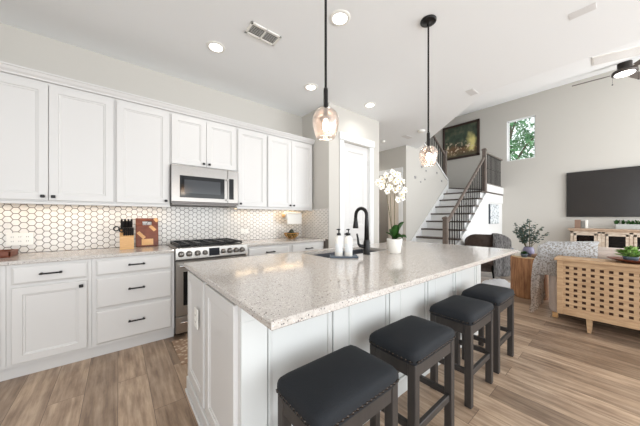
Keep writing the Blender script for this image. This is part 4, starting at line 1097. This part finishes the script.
# accent chair with fur throw, sheepskin
random.seed(4)
def blob(u, v):
    a = u * 2 * PI; r_ = (.62 + .10 * math.sin(3 * a) + .05 * math.sin(5 * a + 1)) * v
    return Vector((5.42 + r_ * .80 * math.cos(a), 1.50 + r_ * .44 * math.sin(a), .012 + .03 * (1 - v ** 4) + .006 * math.sin(23 * a) * v + .005 * math.sin(40 * v + 9 * a)))
tag(MB().grid(blob, 90, 16, thick=.01).build('sheepskin_rug', 'sheepskin'), 'white sheepskin rug on the floor before the fur covered chair', 'rug')
ax, ay = 6.25, 1.97
ac = thing('accent_chair', 'dark brown rounded armchair beyond the far end of the island', 'armchair', (ax, ay, 0))
def shell(u, v):
    # curved back wrapping round, open toward +X/-Y
    a = PI * .47 + u * PI * 1.25; r_ = .34 + .03 * v
    top = .90 - .30 * max(0, abs(u - .5) - .12) ** 1.3 * 3.4
    return Vector((ax + r_ * math.cos(a), ay + r_ * math.sin(a), .12 + (top - .12) * v))
MB().grid(shell, 28, 8, thick=.06).build('shell_back', 'leather', ac)
MB().box(ax - .32, ax + .34, ay - .32, ay + .30, .26, .46, bev=.06, seg=4, smooth=True).build('seat_cushion', 'leather', ac)
for dx in (-.28, .28):
    for dy in (-.26, .26): MB().cyl((ax + dx, ay + dy, 0), (ax + dx * .85, ay + dy * .85, .27), .016, 10, r2=.024).build('leg', 'dark_in', ac)
def furf(u, v):
    # hangs over the back rail and down outside to just above the floor
    a = PI * 1.20 + u * PI * .48
    top = .935 - .30 * max(0, abs((a / PI - .47) / 1.25 - .5) - .12) ** 1.3 * 3.4
    if v < .2: r_ = .31 + .16 * v / .2; z = top - .10 + .10 * math.sin(v / .2 * PI / 2)
    else:
        k = (v - .2) / .8; r_ = .47 + .035 * k + .020 * math.sin(a * 15) * k + .008 * math.sin(a * 31 + 4 * k); z = top - (top - .07) * k
    return Vector((ax + r_ * math.cos(a), ay + r_ * math.sin(a), z))
tag(MB().grid(furf, 28, 40, thick=.03).build('fur_throw', 'fur'), 'grey faux fur throw hanging from the brown armchair', 'blanket')
# small table by the chair with a white cup
sx_, sy_ = 7.15, 1.85
tb_ = thing('side_table', 'small grey round side table behind the brown armchair', 'side table', (sx_, sy_, 0))
MB().lathe([(0, .50), (.20, .50), (.20, .53), (0, .53)], (sx_, sy_, 0), 28).build('top', 'slate', tb_)
MB().cyl((sx_, sy_, .02), (sx_, sy_, .50), .02, 12).lathe([(0, 0), (.15, 0), (.15, .015), (0, .02)], (sx_, sy_, 0), 24).build('pedestal', 'iron', tb_)
tag(MB().lathe([(0, 0), (.05, 0), (.055, .10), (.05, .10), (.045, .01), (0, .01)], (sx_ - .05, sy_ - .05, .5305), 20).build('cup', 'ceramic'), 'white cup on the small grey side table', 'cup')
tag(MB().lathe([(0, 0), (.03, 0), (.03, .12), (.012, .15), (.012, .18), (0, .18)], (sx_ + .03, sy_ + .09, .5305), 16).build('small_bottle', 'slate'), 'small dark grey bottle on the side table', 'bottle')

# birch picture on the wall below the landing
bp = thing('framed_print', 'pale birch branch print in a dark edge, below the stair landing', 'picture', (8.24, 2.36, 1.08))
B(7.86, 8.62, 2.338, 2.369, 1.08, 1.62).build('frame', mat('dark canvas edge', (66, 72, 80), .7), bp)
B(7.90, 8.62, 2.334, 2.3375, 1.085, 1.615).build('print', 'birch', bp)

# wall ornaments
for i, (px_, pz_, s_, lb) in enumerate(((6.12, 2.563, .9, 'small silver butterfly ornament, highest of the group on the stair wall'), (6.34, 2.49, .6, 'small silver ornament just right of the highest one on the stair wall'),
        (5.81, 2.26, 1.0, 'small silver ornament, leftmost of the group on the stair wall'), (6.28, 2.252, .6, 'small silver ornament, centre right of the group on the stair wall'),
        (6.06, 2.169, .6, 'small silver ornament, lowest left of the group on the stair wall'), (6.94, 2.50, .8, 'small silver ornament, rightmost upper one on the stair wall'), (7.22, 2.30, .7, 'small silver ornament, rightmost lower one on the stair wall'))):
    mb = MB()
    for sgn in (-1, 1):
        for (dx, dz, r_) in ((.032, .014, .030), (.024, -.020, .020)):
            T = Matrix.Translation((px_ + sgn * dx * s_, 3.333, pz_ + dz * s_)) @ Matrix.Rotation(sgn * .35, 4, 'Z') @ Matrix.Diagonal((r_ * s_, .002, r_ * .7 * s_, 1))
            b_ = bmesh.new(); bmesh.ops.create_uvsphere(b_, u_segments=10, v_segments=6, radius=1.0); bmesh.ops.transform(b_, matrix=T, verts=b_.verts); mb._merge(b_, 0, True)
    mb.cyl((px_, 3.349, pz_), (px_, 3.330, pz_), .006, 8)
    tag(mb.build('wall_ornament', mat('silver grey %d' % i, (150, 148, 148), .35, .7)), lb, 'ornament', 'silver ornaments on the stair wall')

# painting
pa = thing('framed_painting', 'dark framed oil painting hanging above the stair landing', 'painting', (TX, 3.55, 3.28))
PY0, PY1, PZ0, PZ1 = 2.965, 4.135, 3.27, 4.44
f_ = MB()
for a in ((PY0, PY1, PZ0, PZ0 + .07), (PY0, PY1, PZ1 - .07, PZ1), (PY0, PY0 + .07, PZ0, PZ1), (PY1 - .07, PY1, PZ0, PZ1)): f_.box(TX - .05, TX - .002, *a, bev=.01)
f_.build('frame', mat('dark walnut frame', (58, 42, 34), .4), pa)
B(TX - .022, TX - .004, PY0 + .06, PY1 - .06, PZ0 + .06, PZ1 - .06).build('canvas', 'painting', pa)

# television
tv = thing('television', 'large dark flat television on the right wall', 'television', (TX, .05, 1.28))
B(TX - .07, TX - .03, -1.05, .97, 1.27, 2.40, bev=.006).build('casing', 'blackplastic', tv)
B(TX - .0715, TX - .0701, -1.04, .96, 1.29, 2.39).build('screen', 'tvscreen', tv)
B(TX - .03, TX - .001, -.3, .3, 1.6, 2.1).build('wall_mount', 'blackplastic', tv)

# media console
mc = thing('media_console', 'distressed white media cabinet with dark glass doors below the television', 'media cabinet', (8.78, -.2, 0))
MX0, MX1, MY0, MY1 = 8.60, 9.02, -1.35, .86
B(MX0 - .03, MX1, MY0 - .03, MY1 + .04, .955, .99, bev=.006).build('top', 'distop', mc)
B(MX0 - .012, MX1, MY0 - .01, MY1 + .015, .92, .955, bev=.005).build('cornice', 'distop', mc)
B(MX0 + .02, MX1, MY0, MY1, .05, .92).build('body', 'distressed', mc)
fm = MB()
ys = [.86, .48, .42, .34]
for y in (.86 - .055, .86 - .50, .30, -.10, -.50, -.90, MY0): fm.box(MX0, MX0 + .022, y, y + .055, .05, .92, bev=.003)
fm.box(MX0, MX0 + .022, MY0, MY1, .05, .12, bev=.003).box(MX0, MX0 + .022, MY0, MY1, .88, .92, bev=.003)
fm.build('face_frame', 'distressed', mc)
for a, b in ((.43, .795), (-.035, .29), (-.435, -.11), (-.835, -.51), (-1.28, -.91)):
    d = MB()
    for r4 in ((a, b, .13, .18), (a, b, .83, .875), (a, a + .04, .13, .875), (b - .04, b, .13, .875)): d.box(MX0 - .010, MX0 + .006, *r4, bev=.003)
    d = d.build('door', 'distressed', mc)
    B(MX0 - .002, MX0 + .002, a + .035, b - .035, .175, .835).build('glass', 'glassblack', d)
# decor on console
bkd = thing('bookend', 'brown wooden letter blocks with a white piece, left on the media cabinet', 'decoration', (8.8, .70, .99))
B(8.74, 8.86, .70, .80, .9905, 1.20, bev=.006).build('block', mat('brown block', (134, 108, 92), .6), bkd)
B(8.76, 8.86, .63, .695, .9905, 1.17, bev=.006).build('block', mat('grey block', (120, 118, 112), .6), bkd)
B(8.78, 8.86, .58, .625, .9905, 1.19, bev=.006).build('block', 'ceramic', bkd)
pb = thing('planter_box', 'pale grey planter box with low greenery under the television', 'planter', (8.8, -.12, .99))
B(8.72, 8.86, -.40, .15, .9905, 1.10, bev=.006).build('box', mat('pale galvanised box', (176, 176, 172), .6), pb)
random.seed(9); mb = MB()
for i in range(90):
    x = random.uniform(8.73, 8.85); y = random.uniform(-.41, .16); a = random.uniform(0, 6.28)
    mb.grid(leaf_fn((x, y, 1.098), (math.cos(a), math.sin(a), 0), .05, .035, random.uniform(.06, .14), .03), 4, 2, thick=.001)
mb.build('greenery', 'green', pb)

# tree outside the window
tr = thing('tree', 'leafy green tree seen through the high window', 'tree', (13.2, 3.2, -1))
MB().tube([(13.2, 3.2, -1), (13.25, 3.15, 2), (13.1, 3.25, 4.2), (13.3, 3.1, 6.2)], [.16, .13, .09, .04], 10).tube([(13.1, 3.25, 4.0), (12.8, 3.0, 4.9), (12.6, 2.7, 5.6)], [.05, .035, .015], 8).tube([(13.15, 3.2, 3.2), (13.0, 2.6, 4.2), (12.9, 2.0, 4.8)], [.05, .035, .015], 8).build('trunk', 'bark', tr)
random.seed(31); mb = MB(); t = bmesh.new()
cl_ = [(random.uniform(12.4, 14.0), random.uniform(.8, 5.4), random.uniform(2.6, 7.2)) for _ in range(260)]
for cx, cy, cz in cl_:
    for k in range(26):
        p = Vector((cx, cy, cz)) + Vector([random.gauss(0, .17) for _ in range(3)])
        a = Vector([random.gauss(0, 1) for _ in range(3)]).normalized(); b = a.orthogonal().normalized(); s_ = random.uniform(.05, .09)
        vs = [t.verts.new(p + a * s_ * 1.5), t.verts.new(p + b * s_ * .7), t.verts.new(p - a * s_ * 1.5), t.verts.new(p - b * s_ * .7)]
        t.faces.new(vs)
mb._merge(t, 0); mb.build('foliage', 'foliage', tr)
